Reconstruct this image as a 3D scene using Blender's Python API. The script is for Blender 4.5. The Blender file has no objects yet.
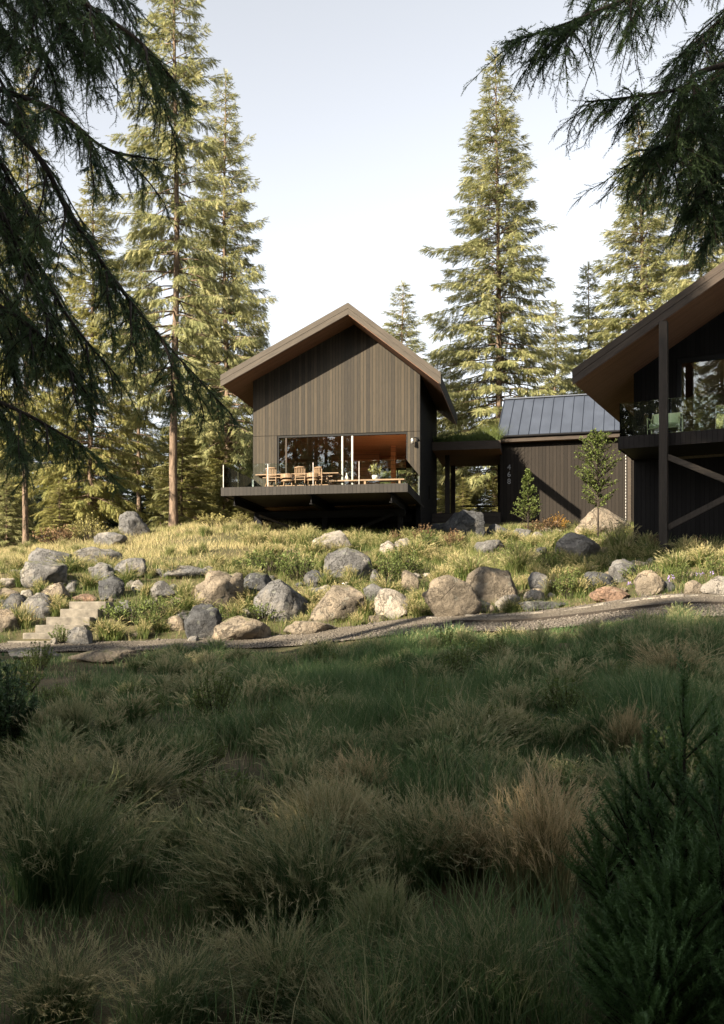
import bpy, bmesh, math, random
import numpy as np
from mathutils import Vector, Matrix, noise as mnoise

SC = bpy.context.scene
COL = SC.collection
R = math.radians
EYE = 1.6            # eye height above the ground at the camera
F = 1016.0           # focal length in pixels of the 724 x 1024 photograph
CX, HZ = 362.0, 622.0

# ------------------------------------------------------------------ camera
cam = bpy.data.cameras.new("camera")
cam.sensor_fit = 'VERTICAL'
cam.sensor_height = 36.0
cam.lens = 36.0 * F / 1024.0
cam.shift_y = (HZ - 512.0) / 1024.0
cam.clip_start = 0.1
cam.clip_end = 3000
cam_ob = bpy.data.objects.new("camera", cam)
cam_ob.location = (0, 0, EYE)
cam_ob.rotation_euler = (R(90), 0, 0)
COL.objects.link(cam_ob)
SC.camera = cam_ob

# ------------------------------------------------------------------ light
SUN_EL, SUN_AZ = 26.5, 47.0          # light travels SUN_AZ degrees to the right of the view axis
SUN_POWER, SKY_POWER, EXPOSURE = 5.0, 0.067, 2.18
world = bpy.data.worlds.new("World")
SC.world = world
world.use_nodes = True
wn = world.node_tree
for n in list(wn.nodes):
    wn.nodes.remove(n)
sky = wn.nodes.new('ShaderNodeTexSky')
sky.sky_type = 'NISHITA'
sky.sun_disc = False
sky.sun_elevation = R(SUN_EL)
sky.sun_rotation = R(180 + SUN_AZ)
sky.air_density = 1.0
sky.dust_density = 1.0
sky.ozone_density = 1.0
hs = wn.nodes.new('ShaderNodeHueSaturation')
hs.inputs['Saturation'].default_value = 0.22
bg = wn.nodes.new('ShaderNodeBackground')
bg.inputs['Strength'].default_value = SKY_POWER
wo = wn.nodes.new('ShaderNodeOutputWorld')
wn.links.new(sky.outputs[0], hs.inputs['Color'])
wn.links.new(hs.outputs[0], bg.inputs[0])
wn.links.new(bg.outputs[0], wo.inputs[0])
sl = bpy.data.lights.new("sun", 'SUN')
sl.energy = SUN_POWER
sl.angle = R(0.5)
sl.color = (1.0, 0.86, 0.66)
sun = bpy.data.objects.new("sun", sl)
LD = Vector((math.sin(R(SUN_AZ)) * math.cos(R(SUN_EL)), math.cos(R(SUN_AZ)) * math.cos(R(SUN_EL)), -math.sin(R(SUN_EL))))
sun.rotation_euler = LD.to_track_quat('-Z', 'Y').to_euler()
sun.location = (-30, -30, 40)
COL.objects.link(sun)
SC.view_settings.view_transform = 'Standard'
SC.view_settings.look = 'None'
SC.view_settings.exposure = EXPOSURE
SC.view_settings.gamma = 1.0
SC.view_settings.use_curve_mapping = False
SC.cycles.use_denoising = True
SC.cycles.max_bounces = 8
SC.cycles.transparent_max_bounces = 16
SC.cycles.sample_clamp_indirect = 6.0

# ------------------------------------------------------------------ helpers
def tag(o, label=None, cat=None, group=None, kind=None):
    if label: o['label'] = label
    if cat: o['category'] = cat
    if group: o['group'] = group
    if kind: o['kind'] = kind
    return o

def mesh_np(name, V, faces, smooth=False, tint=None):
    """V (n,3); faces: list of int arrays (m,k)"""
    V = np.asarray(V, dtype=np.float32)
    faces = [np.asarray(f, dtype=np.int32) for f in faces if len(f)]
    me = bpy.data.meshes.new(name)
    me.vertices.add(len(V))
    me.vertices.foreach_set('co', V.ravel())
    loops = np.concatenate([f.ravel() for f in faces])
    tot = np.concatenate([np.full(len(f), f.shape[1], dtype=np.int32) for f in faces])
    start = np.concatenate([[0], np.cumsum(tot)[:-1]]).astype(np.int32)
    me.loops.add(len(loops))
    me.loops.foreach_set('vertex_index', loops)
    me.polygons.add(len(tot))
    me.polygons.foreach_set('loop_start', start)
    me.update(calc_edges=True)
    me.polygons.foreach_set('use_smooth', np.full(len(tot), bool(smooth)))
    if tint is not None:
        at = me.attributes.new('tint', 'FLOAT', 'POINT')
        at.data.foreach_set('value', np.asarray(tint, dtype=np.float32))
    return me

def link(name, me, mat=None, parent=None, loc=(0, 0, 0), rz=0.0):
    o = bpy.data.objects.new(name, me)
    if mat is not None and me is not None:
        if isinstance(mat, (list, tuple)):
            if not me.materials:
                for m in mat: me.materials.append(m)
        elif not me.materials:
            me.materials.append(mat)
    COL.objects.link(o)
    o.location = loc
    o.rotation_euler = (0, 0, rz)
    if parent: o.parent = parent
    return o

def empty(name, loc=(0, 0, 0), rz=0.0):
    return link(name, None, loc=loc, rz=rz)

def dup(root, loc, rz=0.0, sc=1.0):
    def cp(o, par):
        c = o.copy()
        for k in ('label',):
            if k in c.keys() and par is None: del c[k]
        COL.objects.link(c)
        if par: c.parent = par
        for ch in o.children: cp(ch, c)
        return c
    r = cp(root, None)
    r.location = loc
    r.rotation_euler = (0, 0, rz)
    r.scale = (sc, sc, sc) if not isinstance(sc, tuple) else sc
    return r

class Geo:
    """collects boxes, bars, tubes and prisms into one mesh"""
    def __init__(s, off=(0, 0, 0)):
        s.V = []; s.F = []; s.off = off
    def add(s, vs, fs):
        b = len(s.V)
        s.V += [(v[0] - s.off[0], v[1] - s.off[1], v[2] - s.off[2]) for v in vs]
        s.F += [tuple(b + i for i in f) for f in fs]
        return s
    def box(s, x0, x1, y0, y1, z0, z1):
        return s.add([(x0, y0, z0), (x1, y0, z0), (x1, y1, z0), (x0, y1, z0), (x0, y0, z1), (x1, y0, z1), (x1, y1, z1), (x0, y1, z1)],
                     [(3, 2, 1, 0), (4, 5, 6, 7), (0, 1, 5, 4), (1, 2, 6, 5), (2, 3, 7, 6), (3, 0, 4, 7)])
    def prism_y(s, pts, y0, y1):
        """polygon in (x,z), counter-clockwise seen from -y, extruded along y"""
        n = len(pts)
        vs = [(p[0], y0, p[1]) for p in pts] + [(p[0], y1, p[1]) for p in pts]
        fs = [tuple(range(n)), tuple(range(2 * n - 1, n - 1, -1))]
        fs += [((i + 1) % n, i, n + i, n + (i + 1) % n) for i in range(n)]
        return s.add(vs, fs)
    def bar(s, a, b, w, h=None, up=(0, 0, 1)):
        h = h or w
        a = Vector(a); b = Vector(b); d = (b - a).normalized()
        u = Vector(up)
        if abs(d.dot(u)) > 0.98: u = Vector((0, 1, 0))
        x = d.cross(u).normalized(); z = x.cross(d).normalized()
        vs = []
        for p in (a, b):
            for sx, sz in ((-1, -1), (1, -1), (1, 1), (-1, 1)):
                vs.append(tuple(p + x * sx * w / 2 + z * sz * h / 2))
        return s.add(vs, [(0, 1, 2, 3), (7, 6, 5, 4), (0, 4, 5, 1), (1, 5, 6, 2), (2, 6, 7, 3), (3, 7, 4, 0)])
    def tube(s, pts, rad, n=8, cap=True):
        pts = [Vector(p) for p in pts]
        rads = rad if isinstance(rad, (list, tuple)) else [rad] * len(pts)
        vs = []; fs = []
        for i, p in enumerate(pts):
            d = (pts[min(i + 1, len(pts) - 1)] - pts[max(i - 1, 0)]).normalized()
            u = Vector((0, 0, 1)) if abs(d.z) < 0.9 else Vector((0, 1, 0))
            x = d.cross(u).normalized(); z = x.cross(d)
            for k in range(n):
                a = 2 * math.pi * k / n
                vs.append(tuple(p + (x * math.cos(a) + z * math.sin(a)) * rads[i]))
        for i in range(len(pts) - 1):
            for k in range(n):
                fs.append((i * n + k, i * n + (k + 1) % n, (i + 1) * n + (k + 1) % n, (i + 1) * n + k))
        if cap:
            fs.append(tuple(range(n - 1, -1, -1)))
            fs.append(tuple((len(pts) - 1) * n + k for k in range(n)))
        return s.add(vs, fs)
    def lathe(s, prof, cx=0, cy=0, n=16):
        vs = []; fs = []
        for r_, z in prof:
            for k in range(n):
                a = 2 * math.pi * k / n
                vs.append((cx + r_ * math.cos(a), cy + r_ * math.sin(a), z))
        for i in range(len(prof) - 1):
            for k in range(n):
                fs.append((i * n + k, i * n + (k + 1) % n, (i + 1) * n + (k + 1) % n, (i + 1) * n + k))
        fs.append(tuple(range(n - 1, -1, -1)))
        fs.append(tuple((len(prof) - 1) * n + k for k in range(n)))
        return s.add(vs, fs)
    def build(s, name, mat, parent=None, bevel=0.0, smooth=False, loc=(0, 0, 0), rz=0):
        me = bpy.data.meshes.new(name)
        me.from_pydata(s.V, [], s.F)
        if bevel:
            bm = bmesh.new(); bm.from_mesh(me)
            bmesh.ops.bevel(bm, geom=bm.edges[:], offset=bevel, segments=2, profile=0.6, affect='EDGES', clamp_overlap=True)
            bm.to_mesh(me); bm.free()
        bm = bmesh.new(); bm.from_mesh(me)
        bmesh.ops.recalc_face_normals(bm, faces=bm.faces[:])
        bm.to_mesh(me); bm.free()
        if smooth:
            me.polygons.foreach_set('use_smooth', [True] * len(me.polygons))
        return link(name, me, mat, parent, loc, rz)

# value noise on the plane, for layouts
_RG = np.random.default_rng(5).random((256, 256))
def vnoise(x, y, s=1.0, o=0):
    x = np.asarray(x, float) / s + 37.3 + o * 17.1; y = np.asarray(y, float) / s + 91.7 + o * 5.3
    xi = np.floor(x).astype(int); yi = np.floor(y).astype(int)
    fx = x - xi; fy = y - yi
    fx = fx * fx * (3 - 2 * fx); fy = fy * fy * (3 - 2 * fy)
    g = lambda a, b: _RG[a % 256, b % 256]
    return (g(xi, yi) * (1 - fx) + g(xi + 1, yi) * fx) * (1 - fy) + (g(xi, yi + 1) * (1 - fx) + g(xi + 1, yi + 1) * fx) * fy

# ------------------------------------------------------------------ terrain heights (relative to the eye)
def _zc(rows): return [r_[0] for r_ in rows], [r_[1] if len(r_) == 2 else 0 for r_ in rows]
def _col(*yp):   # (distance, picture row) -> heights below / above the eye
    ys = [-40, 0, 4]; zs = [-1.6, -1.6, -1.6]
    for Y, p in yp:
        ys.append(Y); zs.append((HZ - p) * Y / F)
    ys += [110, 260]; zs += [zs[-1] + 0.4, zs[-1] - 2.0]
    return np.array(ys, float), np.array(zs, float)
COLS = [
    (-250, _col((8, 815), (12, 735), (16, 696), (20, 669), (23.4, 653), (25, 647), (31, 573), (36, 562), (45, 553), (55, 557))),
    (0, _col((8, 815), (12, 735), (16, 696), (20, 669), (23.4, 653), (25, 647), (31, 573), (36, 562), (45, 551), (55, 555))),
    (115, _col((8, 812), (12, 731), (16, 692), (20, 667), (23.5, 652), (25.2, 645), (31, 574), (36, 555), (45, 534), (55, 540))),
    (230, _col((8, 810), (12, 728), (16, 690), (20, 665), (23.6, 649), (25.4, 641), (31, 578), (36, 550), (43.5, 525), (55, 532))),
    (480, _col((8, 807), (12, 722), (16, 680), (20, 650), (23.2, 630), (25.4, 616), (31, 579), (36, 556), (43, 535), (48, 521), (60, 527))),
    (724, _col((8, 803), (12, 712), (16, 666), (20, 629), (22, 613), (24.2, 596), (28, 558), (31, 543), (36, 533), (48, 527), (60, 540))),
    (1000, _col((8, 803), (12, 712), (16, 666), (20, 625), (22, 607), (24.2, 590), (28, 552), (31, 540), (36, 533), (48, 527), (60, 540))),
]
CPX = np.array([c[0] for c in COLS], float)
def gz(X, Y):
    X = np.asarray(X, float); Y = np.asarray(Y, float)
    X, Y = np.broadcast_arrays(X, Y)
    px = np.clip(CX + F * X / np.maximum(Y, 4.0), CPX[0], CPX[-1] - 1e-3)
    out = np.zeros(X.shape)
    for dy in (-0.45, -0.15, 0.15, 0.45):
        zs = np.stack([np.interp(Y + dy, *c[1]) for c in COLS])
        i = np.clip(np.searchsorted(CPX, px, side='right') - 1, 0, len(CPX) - 2)
        t = (px - CPX[i]) / (CPX[i + 1] - CPX[i])
        t = t * t * (3 - 2 * t)
        a = np.take_along_axis(zs, i[None], 0)[0]; b = np.take_along_axis(zs, (i + 1)[None], 0)[0]
        out += (a * (1 - t) + b * t) / 4
    return out
PATH_L = lambda px: np.interp(px, [-400, 0, 230, 480, 724, 1000], [23.3, 23.4, 23.5, 22.8, 21.4, 20.0])
PATH_U = lambda px: np.interp(px, [-400, 0, 115, 230, 480, 724, 1000], [25.0, 25.0, 25.2, 25.4, 25.4, 24.2, 22.8])
def pxof(X, Y): return CX + F * np.asarray(X) / np.maximum(np.asarray(Y), 0.5)
def on_path(X, Y, m=0.0):
    p = pxof(X, Y)
    return (Y > PATH_L(p) - m) & (Y < PATH_U(p) + m)
def bumps(X, Y):
    b = (vnoise(X, Y, 1.7) - 0.5) * 0.16 + (vnoise(X, Y, 0.6, 1) - 0.5) * 0.06
    p = pxof(X, Y)
    d = np.minimum(np.abs(Y - PATH_L(p)), np.abs(Y - PATH_U(p)))
    k = np.where(on_path(X, Y), 0.0, np.clip(d / 1.0, 0, 1))
    return b * k
def gzb(X, Y): return gz(X, Y) + bumps(X, Y)
def gw(x, y): return float(gzb(np.array([x]), np.array([y]))[0]) + EYE      # world height
_YS = np.arange(3.0, 90, 0.05)
def hit(px, py, ymin=3.0, ymax=90.0):
    """where the line of sight through a picture point first meets the ground"""
    ys = _YS[(_YS >= ymin) & (_YS <= ymax)]
    xs = (px - CX) / F * ys
    pr = HZ - F * gzb(xs, ys) / ys
    k = np.nonzero(pr <= py)[0]
    Y = ys[k[0]] if len(k) else ys[np.argmin(pr)]
    X = (px - CX) / F * Y
    return float(X), float(Y), gw(X, Y)
def at(px, py, Y): return Vector(((px - CX) / F * Y, Y, EYE + (HZ - py) / F * Y))

# ------------------------------------------------------------------ materials
def mat(name):
    m = bpy.data.materials.new(name); m.use_nodes = True
    nt = m.node_tree
    for n in list(nt.nodes): nt.nodes.remove(n)
    out = nt.nodes.new('ShaderNodeOutputMaterial')
    return m, nt, out
def N(nt, t, **kw):
    n = nt.nodes.new(t)
    for k, v in kw.items():
        if k in n.inputs: n.inputs[k].default_value = v
        else: setattr(n, k, v)
    return n
def L(nt, a, b): nt.links.new(a, b)
def ramp(nt, fac, stops):
    r_ = nt.nodes.new('ShaderNodeValToRGB')
    el = r_.color_ramp.elements
    el[0].position, el[0].color = stops[0][0], (*stops[0][1], 1)
    el[1].position, el[1].color = stops[-1][0], (*stops[-1][1], 1)
    for p, c in stops[1:-1]:
        e = el.new(p); e.color = (*c, 1)
    L(nt, fac, r_.inputs[0])
    return r_.outputs[0]
def M2(nt, op, a, b=None):
    n = nt.nodes.new('ShaderNodeMath'); n.operation = op
    for i, v in enumerate((a, b)):
        if v is None: continue
        if isinstance(v, (int, float)): n.inputs[i].default_value = v
        else: L(nt, v, n.inputs[i])
    return n.outputs[0]
def mixc(nt, fac, a, b, mode='MIX'):
    n = nt.nodes.new('ShaderNodeMix'); n.data_type = 'RGBA'; n.blend_type = mode
    if isinstance(fac, (int, float)): n.inputs[0].default_value = fac
    else: L(nt, fac, n.inputs[0])
    for i, v in ((6, a), (7, b)):
        if isinstance(v, tuple): n.inputs[i].default_value = (*v, 1)
        else: L(nt, v, n.inputs[i])
    return n.outputs[2]
def bsdf(nt, out, color, rough=0.7, metal=0.0, normal=None, spec=0.4):
    b = nt.nodes.new('ShaderNodeBsdfPrincipled')
    if isinstance(color, tuple): b.inputs['Base Color'].default_value = (*color, 1)
    else: L(nt, color, b.inputs['Base Color'])
    if isinstance(rough, (int, float)): b.inputs['Roughness'].default_value = rough
    else: L(nt, rough, b.inputs['Roughness'])
    b.inputs['Metallic'].default_value = metal
    b.inputs['Specular IOR Level'].default_value = spec
    if normal is not None: L(nt, normal, b.inputs['Normal'])
    L(nt, b.outputs[0], out.inputs[0])
    return b
def bump(nt, h, strength=0.5, dist=0.02):
    n = N(nt, 'ShaderNodeBump', Strength=strength, Distance=dist)
    L(nt, h, n.inputs['Height'])
    return n.outputs[0]
def objco(nt): return nt.nodes.new('ShaderNodeTexCoord').outputs['Object']
def wpos(nt): return nt.nodes.new('ShaderNodeNewGeometry').outputs['Position']
def noise(nt, vec, scale, detail=4, rough=0.55, stretch=None):
    if stretch:
        mp = nt.nodes.new('ShaderNodeMapping'); mp.inputs['Scale'].default_value = stretch
        L(nt, vec, mp.inputs[0]); vec = mp.outputs[0]
    n = N(nt, 'ShaderNodeTexNoise', Scale=scale, Detail=detail, Roughness=rough)
    L(nt, vec, n.inputs['Vector'])
    return n.outputs[0]

def m_boards(name, base, width, axis=0, var=0.5, rough=0.75, grain=(60, 60, 2.0), knots=True, hue=(1, 1, 1), gap=0.05, spec=0.3):
    """sawn boards side by side along one axis, each with its own tone, grain and knots"""
    m, nt, out = mat(name)
    co = objco(nt)
    sp = nt.nodes.new('ShaderNodeSeparateXYZ'); L(nt, co, sp.inputs[0])
    q = M2(nt, 'DIVIDE', sp.outputs[axis], width)
    fl = M2(nt, 'FLOOR', q); fr = M2(nt, 'FRACT', q)
    wn_ = nt.nodes.new('ShaderNodeTexWhiteNoise'); wn_.noise_dimensions = '1D'; L(nt, fl, wn_.inputs['W'])
    # move the grain pattern from board to board
    cmb = nt.nodes.new('ShaderNodeCombineXYZ'); L(nt, M2(nt, 'MULTIPLY', wn_.outputs[0], 37.0), cmb.inputs[2])
    ad = nt.nodes.new('ShaderNodeVectorMath'); ad.operation = 'ADD'; L(nt, co, ad.inputs[0]); L(nt, cmb.outputs[0], ad.inputs[1])
    g = noise(nt, ad.outputs[0], 1.0, 5, 0.6, grain)
    big = noise(nt, ad.outputs[0], 0.9, 3, 0.6)
    lo = tuple(c * (1 - var) for c in base); hi = tuple(c * (1 + var) * h for c, h in zip(base, hue))
    c1 = ramp(nt, wn_.outputs[0], [(0, tuple(c * (1 - var * .85) for c in base)), (1, tuple(c * (1 + var * .95) * h for c, h in zip(base, hue)))])
    c2 = ramp(nt, g, [(0.3, lo), (0.7, hi)])
    c = mixc(nt, 0.42, c1, c2)
    c = mixc(nt, ramp(nt, big, [(0.45, (0, 0, 0)), (0.75, (0.5, 0.5, 0.5))]), c, tuple(v * 0.7 for v in base))
    if knots:
        vo = N(nt, 'ShaderNodeTexVoronoi', Scale=1.0); mp = nt.nodes.new('ShaderNodeMapping')
        sc = [1.6, 1.6, 1.6]; sc[axis] = 1.0 / width; mp.inputs['Scale'].default_value = sc
        L(nt, ad.outputs[0], mp.inputs[0]); L(nt, mp.outputs[0], vo.inputs['Vector'])
        kf = ramp(nt, vo.outputs['Distance'], [(0.05, (0.8, 0.8, 0.8)), (0.13, (0, 0, 0))])
        c = mixc(nt, kf, c, tuple(v * 0.35 for v in base))
    e = M2(nt, 'MINIMUM', fr, M2(nt, 'SUBTRACT', 1.0, fr))
    gp = M2(nt, 'LESS_THAN', e, gap)
    c = mixc(nt, gp, c, tuple(v * 0.25 for v in base))
    h = M2(nt, 'ADD', M2(nt, 'MULTIPLY', M2(nt, 'SUBTRACT', 1.0, gp), 1.0), M2(nt, 'MULTIPLY', g, 0.25))
    bsdf(nt, out, c, rough, 0, bump(nt, h, 0.6, 0.012), spec)
    return m
def m_wood(name, base, var=0.35, grain=(1.5, 40, 40), rough=0.6):
    m, nt, out = mat(name)
    co = objco(nt)
    g = noise(nt, co, 1.0, 5, 0.6, grain)
    c = ramp(nt, g, [(0.3, tuple(v * (1 - var) for v in base)), (0.7, tuple(v * (1 + var) for v in base))])
    bsdf(nt, out, c, rough, 0, bump(nt, g, 0.25, 0.006), 0.35)
    return m
def m_plain(name, base, rough=0.6, metal=0.0, var=0.12, scale=6.0, spec=0.4):
    m, nt, out = mat(name)
    g = noise(nt, objco(nt), scale, 5, 0.6)
    c = ramp(nt, g, [(0.3, tuple(v * (1 - var) for v in base)), (0.7, tuple(min(1, v * (1 + var)) for v in base))])
    r_ = M2(nt, 'ADD', M2(nt, 'MULTIPLY', g, 0.2), rough - 0.1)
    bsdf(nt, out, c, r_, metal, bump(nt, g, 0.1, 0.004), spec)
    return m
def m_leaf(name, dark, light, trans=0.35, clump=0.9, rough=0.55, tip=None):
    """foliage: colour differs from spray to spray; some light passes through"""
    m, nt, out = mat(name)
    at_ = nt.nodes.new('ShaderNodeAttribute'); at_.attribute_name = 'tint'
    n1 = noise(nt, wpos(nt), clump, 2, 0.6)
    f = M2(nt, 'ADD', M2(nt, 'MULTIPLY', at_.outputs['Fac'], 0.6), M2(nt, 'MULTIPLY', n1, 0.5))
    stops = [(0.2, dark), (0.64, light)]
    if tip: stops.append((0.90, tip))
    c = ramp(nt, f, stops)
    d = N(nt, 'ShaderNodeBsdfPrincipled', Roughness=rough); L(nt, c, d.inputs['Base Color'])
    d.inputs['Specular IOR Level'].default_value = 0.25
    t = nt.nodes.new('ShaderNodeBsdfTranslucent'); L(nt, c, t.inputs[0])
    mx = nt.nodes.new('ShaderNodeMixShader'); mx.inputs[0].default_value = trans
    L(nt, d.outputs[0], mx.inputs[1]); L(nt, t.outputs[0], mx.inputs[2]); L(nt, mx.outputs[0], out.inputs[0])
    return m
def m_glass(name, tint=(0.86, 0.9, 0.88), refl=1.0):
    m, nt, out = mat(name)
    tr = nt.nodes.new('ShaderNodeBsdfTransparent'); tr.inputs[0].default_value = (*tint, 1)
    gl = N(nt, 'ShaderNodeBsdfGlossy', Roughness=0.01)
    gl.inputs[0].default_value = (0.95, 0.97, 1.0, 1)
    fr = N(nt, 'ShaderNodeFresnel', IOR=1.55)
    mx = nt.nodes.new('ShaderNodeMixShader')
    L(nt, M2(nt, 'MULTIPLY', fr.outputs[0], refl), mx.inputs[0]); L(nt, tr.outputs[0], mx.inputs[1]); L(nt, gl.outputs[0], mx.inputs[2])
    L(nt, mx.outputs[0], out.inputs[0])
    return m
def m_rock(name, base, warm, lichen=0.5, dark=0.5):
    m, nt, out = mat(name)
    p = wpos(nt)
    a = noise(nt, p, 1.3, 6, 0.62); b = noise(nt, p, 7.0, 8, 0.7); sp_ = noise(nt, p, 45.0, 3, 0.6)
    c = ramp(nt, a, [(0.3, tuple(v * 0.5 for v in base)), (0.5, base), (0.66, tuple(v * 1.25 for v in warm))])
    c = mixc(nt, ramp(nt, b, [(0.42, (0, 0, 0)), (0.62, (0.75, 0.75, 0.75))]), c, tuple(v * dark for v in base))
    c = mixc(nt, ramp(nt, sp_, [(0.55, (0, 0, 0)), (0.72, (0.55, 0.55, 0.55))]), c, tuple(min(1, v * 1.7) for v in base))
    vo = N(nt, 'ShaderNodeTexVoronoi', Scale=3.2); L(nt, p, vo.inputs['Vector'])
    pv = M2(nt, 'ADD', vo.outputs['Distance'], M2(nt, 'MULTIPLY', M2(nt, 'SUBTRACT', b, 0.5), 0.9))
    li = ramp(nt, pv, [(0.16, (lichen, lichen, lichen)), (0.24, (0, 0, 0))])
    c = mixc(nt, li, c, (0.17, 0.175, 0.15))
    # moss and grit lie on surfaces that face up
    ge = nt.nodes.new('ShaderNodeNewGeometry'); sx = nt.nodes.new('ShaderNodeSeparateXYZ'); L(nt, ge.outputs['Normal'], sx.inputs[0])
    up = M2(nt, 'MULTIPLY', sx.outputs[2], noise(nt, p, 3.1, 5, 0.7))
    mo = ramp(nt, up, [(0.46, (0, 0, 0)), (0.56, (0.55, 0.55, 0.55))])
    c = mixc(nt, mo, c, (0.13, 0.135, 0.055))
    mu = N(nt, 'ShaderNodeTexVoronoi', Scale=1.7); mu.feature = 'DISTANCE_TO_EDGE'
    wv = nt.nodes.new('ShaderNodeVectorMath'); wv.operation = 'ADD'
    cb = nt.nodes.new('ShaderNodeCombineXYZ'); L(nt, b, cb.inputs[0]); L(nt, a, cb.inputs[1]); L(nt, b, cb.inputs[2])
    L(nt, p, wv.inputs[0]); L(nt, cb.outputs[0], wv.inputs[1]); L(nt, wv.outputs[0], mu.inputs['Vector'])
    ck = ramp(nt, mu.outputs['Distance'], [(0.0, (0, 0, 0)), (0.035, (1, 1, 1))])
    h = M2(nt, 'ADD', M2(nt, 'ADD', M2(nt, 'MULTIPLY', b, 0.8), M2(nt, 'MULTIPLY', sp_, 0.12)), M2(nt, 'MULTIPLY', ck, 0.35))
    bsdf(nt, out, c, 0.88, 0, bump(nt, h, 1.0, 0.16), 0.25)
    return m

MT = {}
MT['bark'] = None
def m_bark(name, base):
    m, nt, out = mat(name)
    co = objco(nt)
    g = noise(nt, co, 1.0, 6, 0.65, (9, 9, 2.2))
    c = ramp(nt, g, [(0.32, tuple(v * 0.35 for v in base)), (0.52, base), (0.72, tuple(min(1, v * 1.5) for v in base))])
    bsdf(nt, out, c, 0.9, 0, bump(nt, g, 1.0, 0.05), 0.2)
    return m
MT['bark'] = m_bark('bark', (0.125, 0.09, 0.065))
MT['bark_dark'] = m_bark('bark_dark', (0.034, 0.027, 0.022))
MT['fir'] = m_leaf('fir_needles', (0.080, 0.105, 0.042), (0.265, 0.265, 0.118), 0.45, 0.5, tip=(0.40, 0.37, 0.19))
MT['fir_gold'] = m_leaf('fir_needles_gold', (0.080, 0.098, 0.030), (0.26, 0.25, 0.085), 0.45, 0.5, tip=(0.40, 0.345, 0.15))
MT['fir_shaded'] = m_leaf('fir_needles_shaded', (0.014, 0.024, 0.014), (0.045, 0.06, 0.028), 0.22, 0.5)  # shade of the background wood put into the needle colour
MT['near_needles'] = m_leaf('near_needles', (0.0312, 0.0676, 0.0416), (0.0975, 0.1495, 0.0585), 0.32, 1.4, 0.45)
MT['sapling_needles'] = m_leaf('sapling_needles', (0.033, 0.075, 0.03), (0.09, 0.165, 0.0525), 0.3, 3.0, 0.5)
MT['broadleaf'] = m_leaf('broad_leaves', (0.045, 0.075, 0.02), (0.12, 0.15, 0.04), 0.42, 2.0)
MT['herb'] = m_leaf('herb_leaves', (0.05175, 0.0805, 0.0207), (0.138, 0.1725, 0.05175), 0.42, 2.0)
MT['orange_leaf'] = m_leaf('autumn_leaves', (0.20, 0.09, 0.02), (0.38, 0.22, 0.04), 0.4, 3.0)
MT['brown_leaf'] = m_leaf('dry_leaves', (0.08, 0.05, 0.025), (0.2, 0.13, 0.07), 0.35, 3.0)
MT['pale_leaf'] = m_leaf('pale_leaves', (0.16, 0.15, 0.05), (0.33, 0.3, 0.12), 0.35, 8.0)
MT['purple'] = m_leaf('purple_petals', (0.16, 0.11, 0.30), (0.33, 0.25, 0.5), 0.3, 8.0)
MT['grass_shade'] = m_leaf('meadow_blades', (0.030, 0.078, 0.026), (0.128, 0.188, 0.072), 0.42, 0.5, 0.6, tip=(0.44, 0.38, 0.22))
MT['grass_sun'] = m_leaf('slope_blades', (0.040, 0.074, 0.018), (0.135, 0.155, 0.046), 0.45, 0.45, 0.6, tip=(0.45, 0.375, 0.20))
MT['straw'] = m_leaf('straw_blades', (0.026, 0.070, 0.026), (0.112, 0.158, 0.060), 0.38, 0.8, 0.6, tip=(0.43, 0.37, 0.21))
MT['straw_warm'] = m_leaf('tan_blades', (0.040, 0.075, 0.028), (0.21, 0.18, 0.085), 0.38, 0.8, 0.6, tip=(0.60, 0.46, 0.27))
MT['straw_sun'] = m_leaf('fountain_blades', (0.05, 0.085, 0.022), (0.17, 0.19, 0.06), 0.45, 0.8, 0.6, tip=(0.42, 0.36, 0.21))
MT['rock_grey'] = m_rock('granite_grey', (0.1298, 0.1277, 0.1268), (0.1713, 0.1537, 0.1268))
MT['rock_tan'] = m_rock('granite_tan', (0.1767, 0.1485, 0.1142), (0.2076, 0.1641, 0.1163), 0.35, 0.6)
MT['rock_pale'] = m_rock('granite_pale', (0.2388, 0.2181, 0.1921), (0.2596, 0.2233, 0.1767), 0.3, 0.7)
MT['rock_dark'] = m_rock('basalt_dark', (0.06439, 0.06645, 0.07061), (0.08827, 0.08308, 0.07477), 0.45)
MT['rock_red'] = m_rock('sandstone_red', (0.1973, 0.1298, 0.09346), (0.2285, 0.1454, 0.09865), 0.2)
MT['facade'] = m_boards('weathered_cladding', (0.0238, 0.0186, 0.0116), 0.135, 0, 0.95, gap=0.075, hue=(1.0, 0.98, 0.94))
MT['facade_side'] = m_boards('charred_and_shaded_side', (0.0063, 0.0063, 0.007), 0.135, 1, 0.35, spec=0.06)  # charred tone; on the timber house it paints the shade of the unlit side
MT['charred'] = m_boards('charred_cladding', (0.0091, 0.0084, 0.0084), 0.14, 0, 0.4, spec=0.08)
MT['garage_boards'] = m_boards('brown_black_cladding', (0.01339, 0.01063, 0.008273), 0.16, 0, 0.45, spec=0.15)
MT['fascia'] = m_wood('weathered_fascia', (0.03953, 0.03163, 0.02326), 0.4, (2.0, 30, 30), 0.75)
MT['fascia_dark'] = m_wood('dark_fascia', (0.029, 0.0205, 0.0145), 0.5, (2.0, 30, 30), 0.8)
MT['deck_fascia'] = m_boards('deck_fascia_boards', (0.016, 0.01387, 0.01174), 0.15, 0, 0.4)
MT['deck_fascia_side'] = m_boards('deck_fascia_boards_side', (0.016, 0.015, 0.014), 0.15, 1, 0.4, spec=0.1)
MT['deck_dark'] = m_boards('dark_deck_fascia', (0.014, 0.0119, 0.0112), 0.15, 0, 0.4, spec=0.1)
MT['soffit'] = m_boards('soffit_boards', (0.1725, 0.0943, 0.0598), 0.12, 1, 0.25, knots=False)
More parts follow.
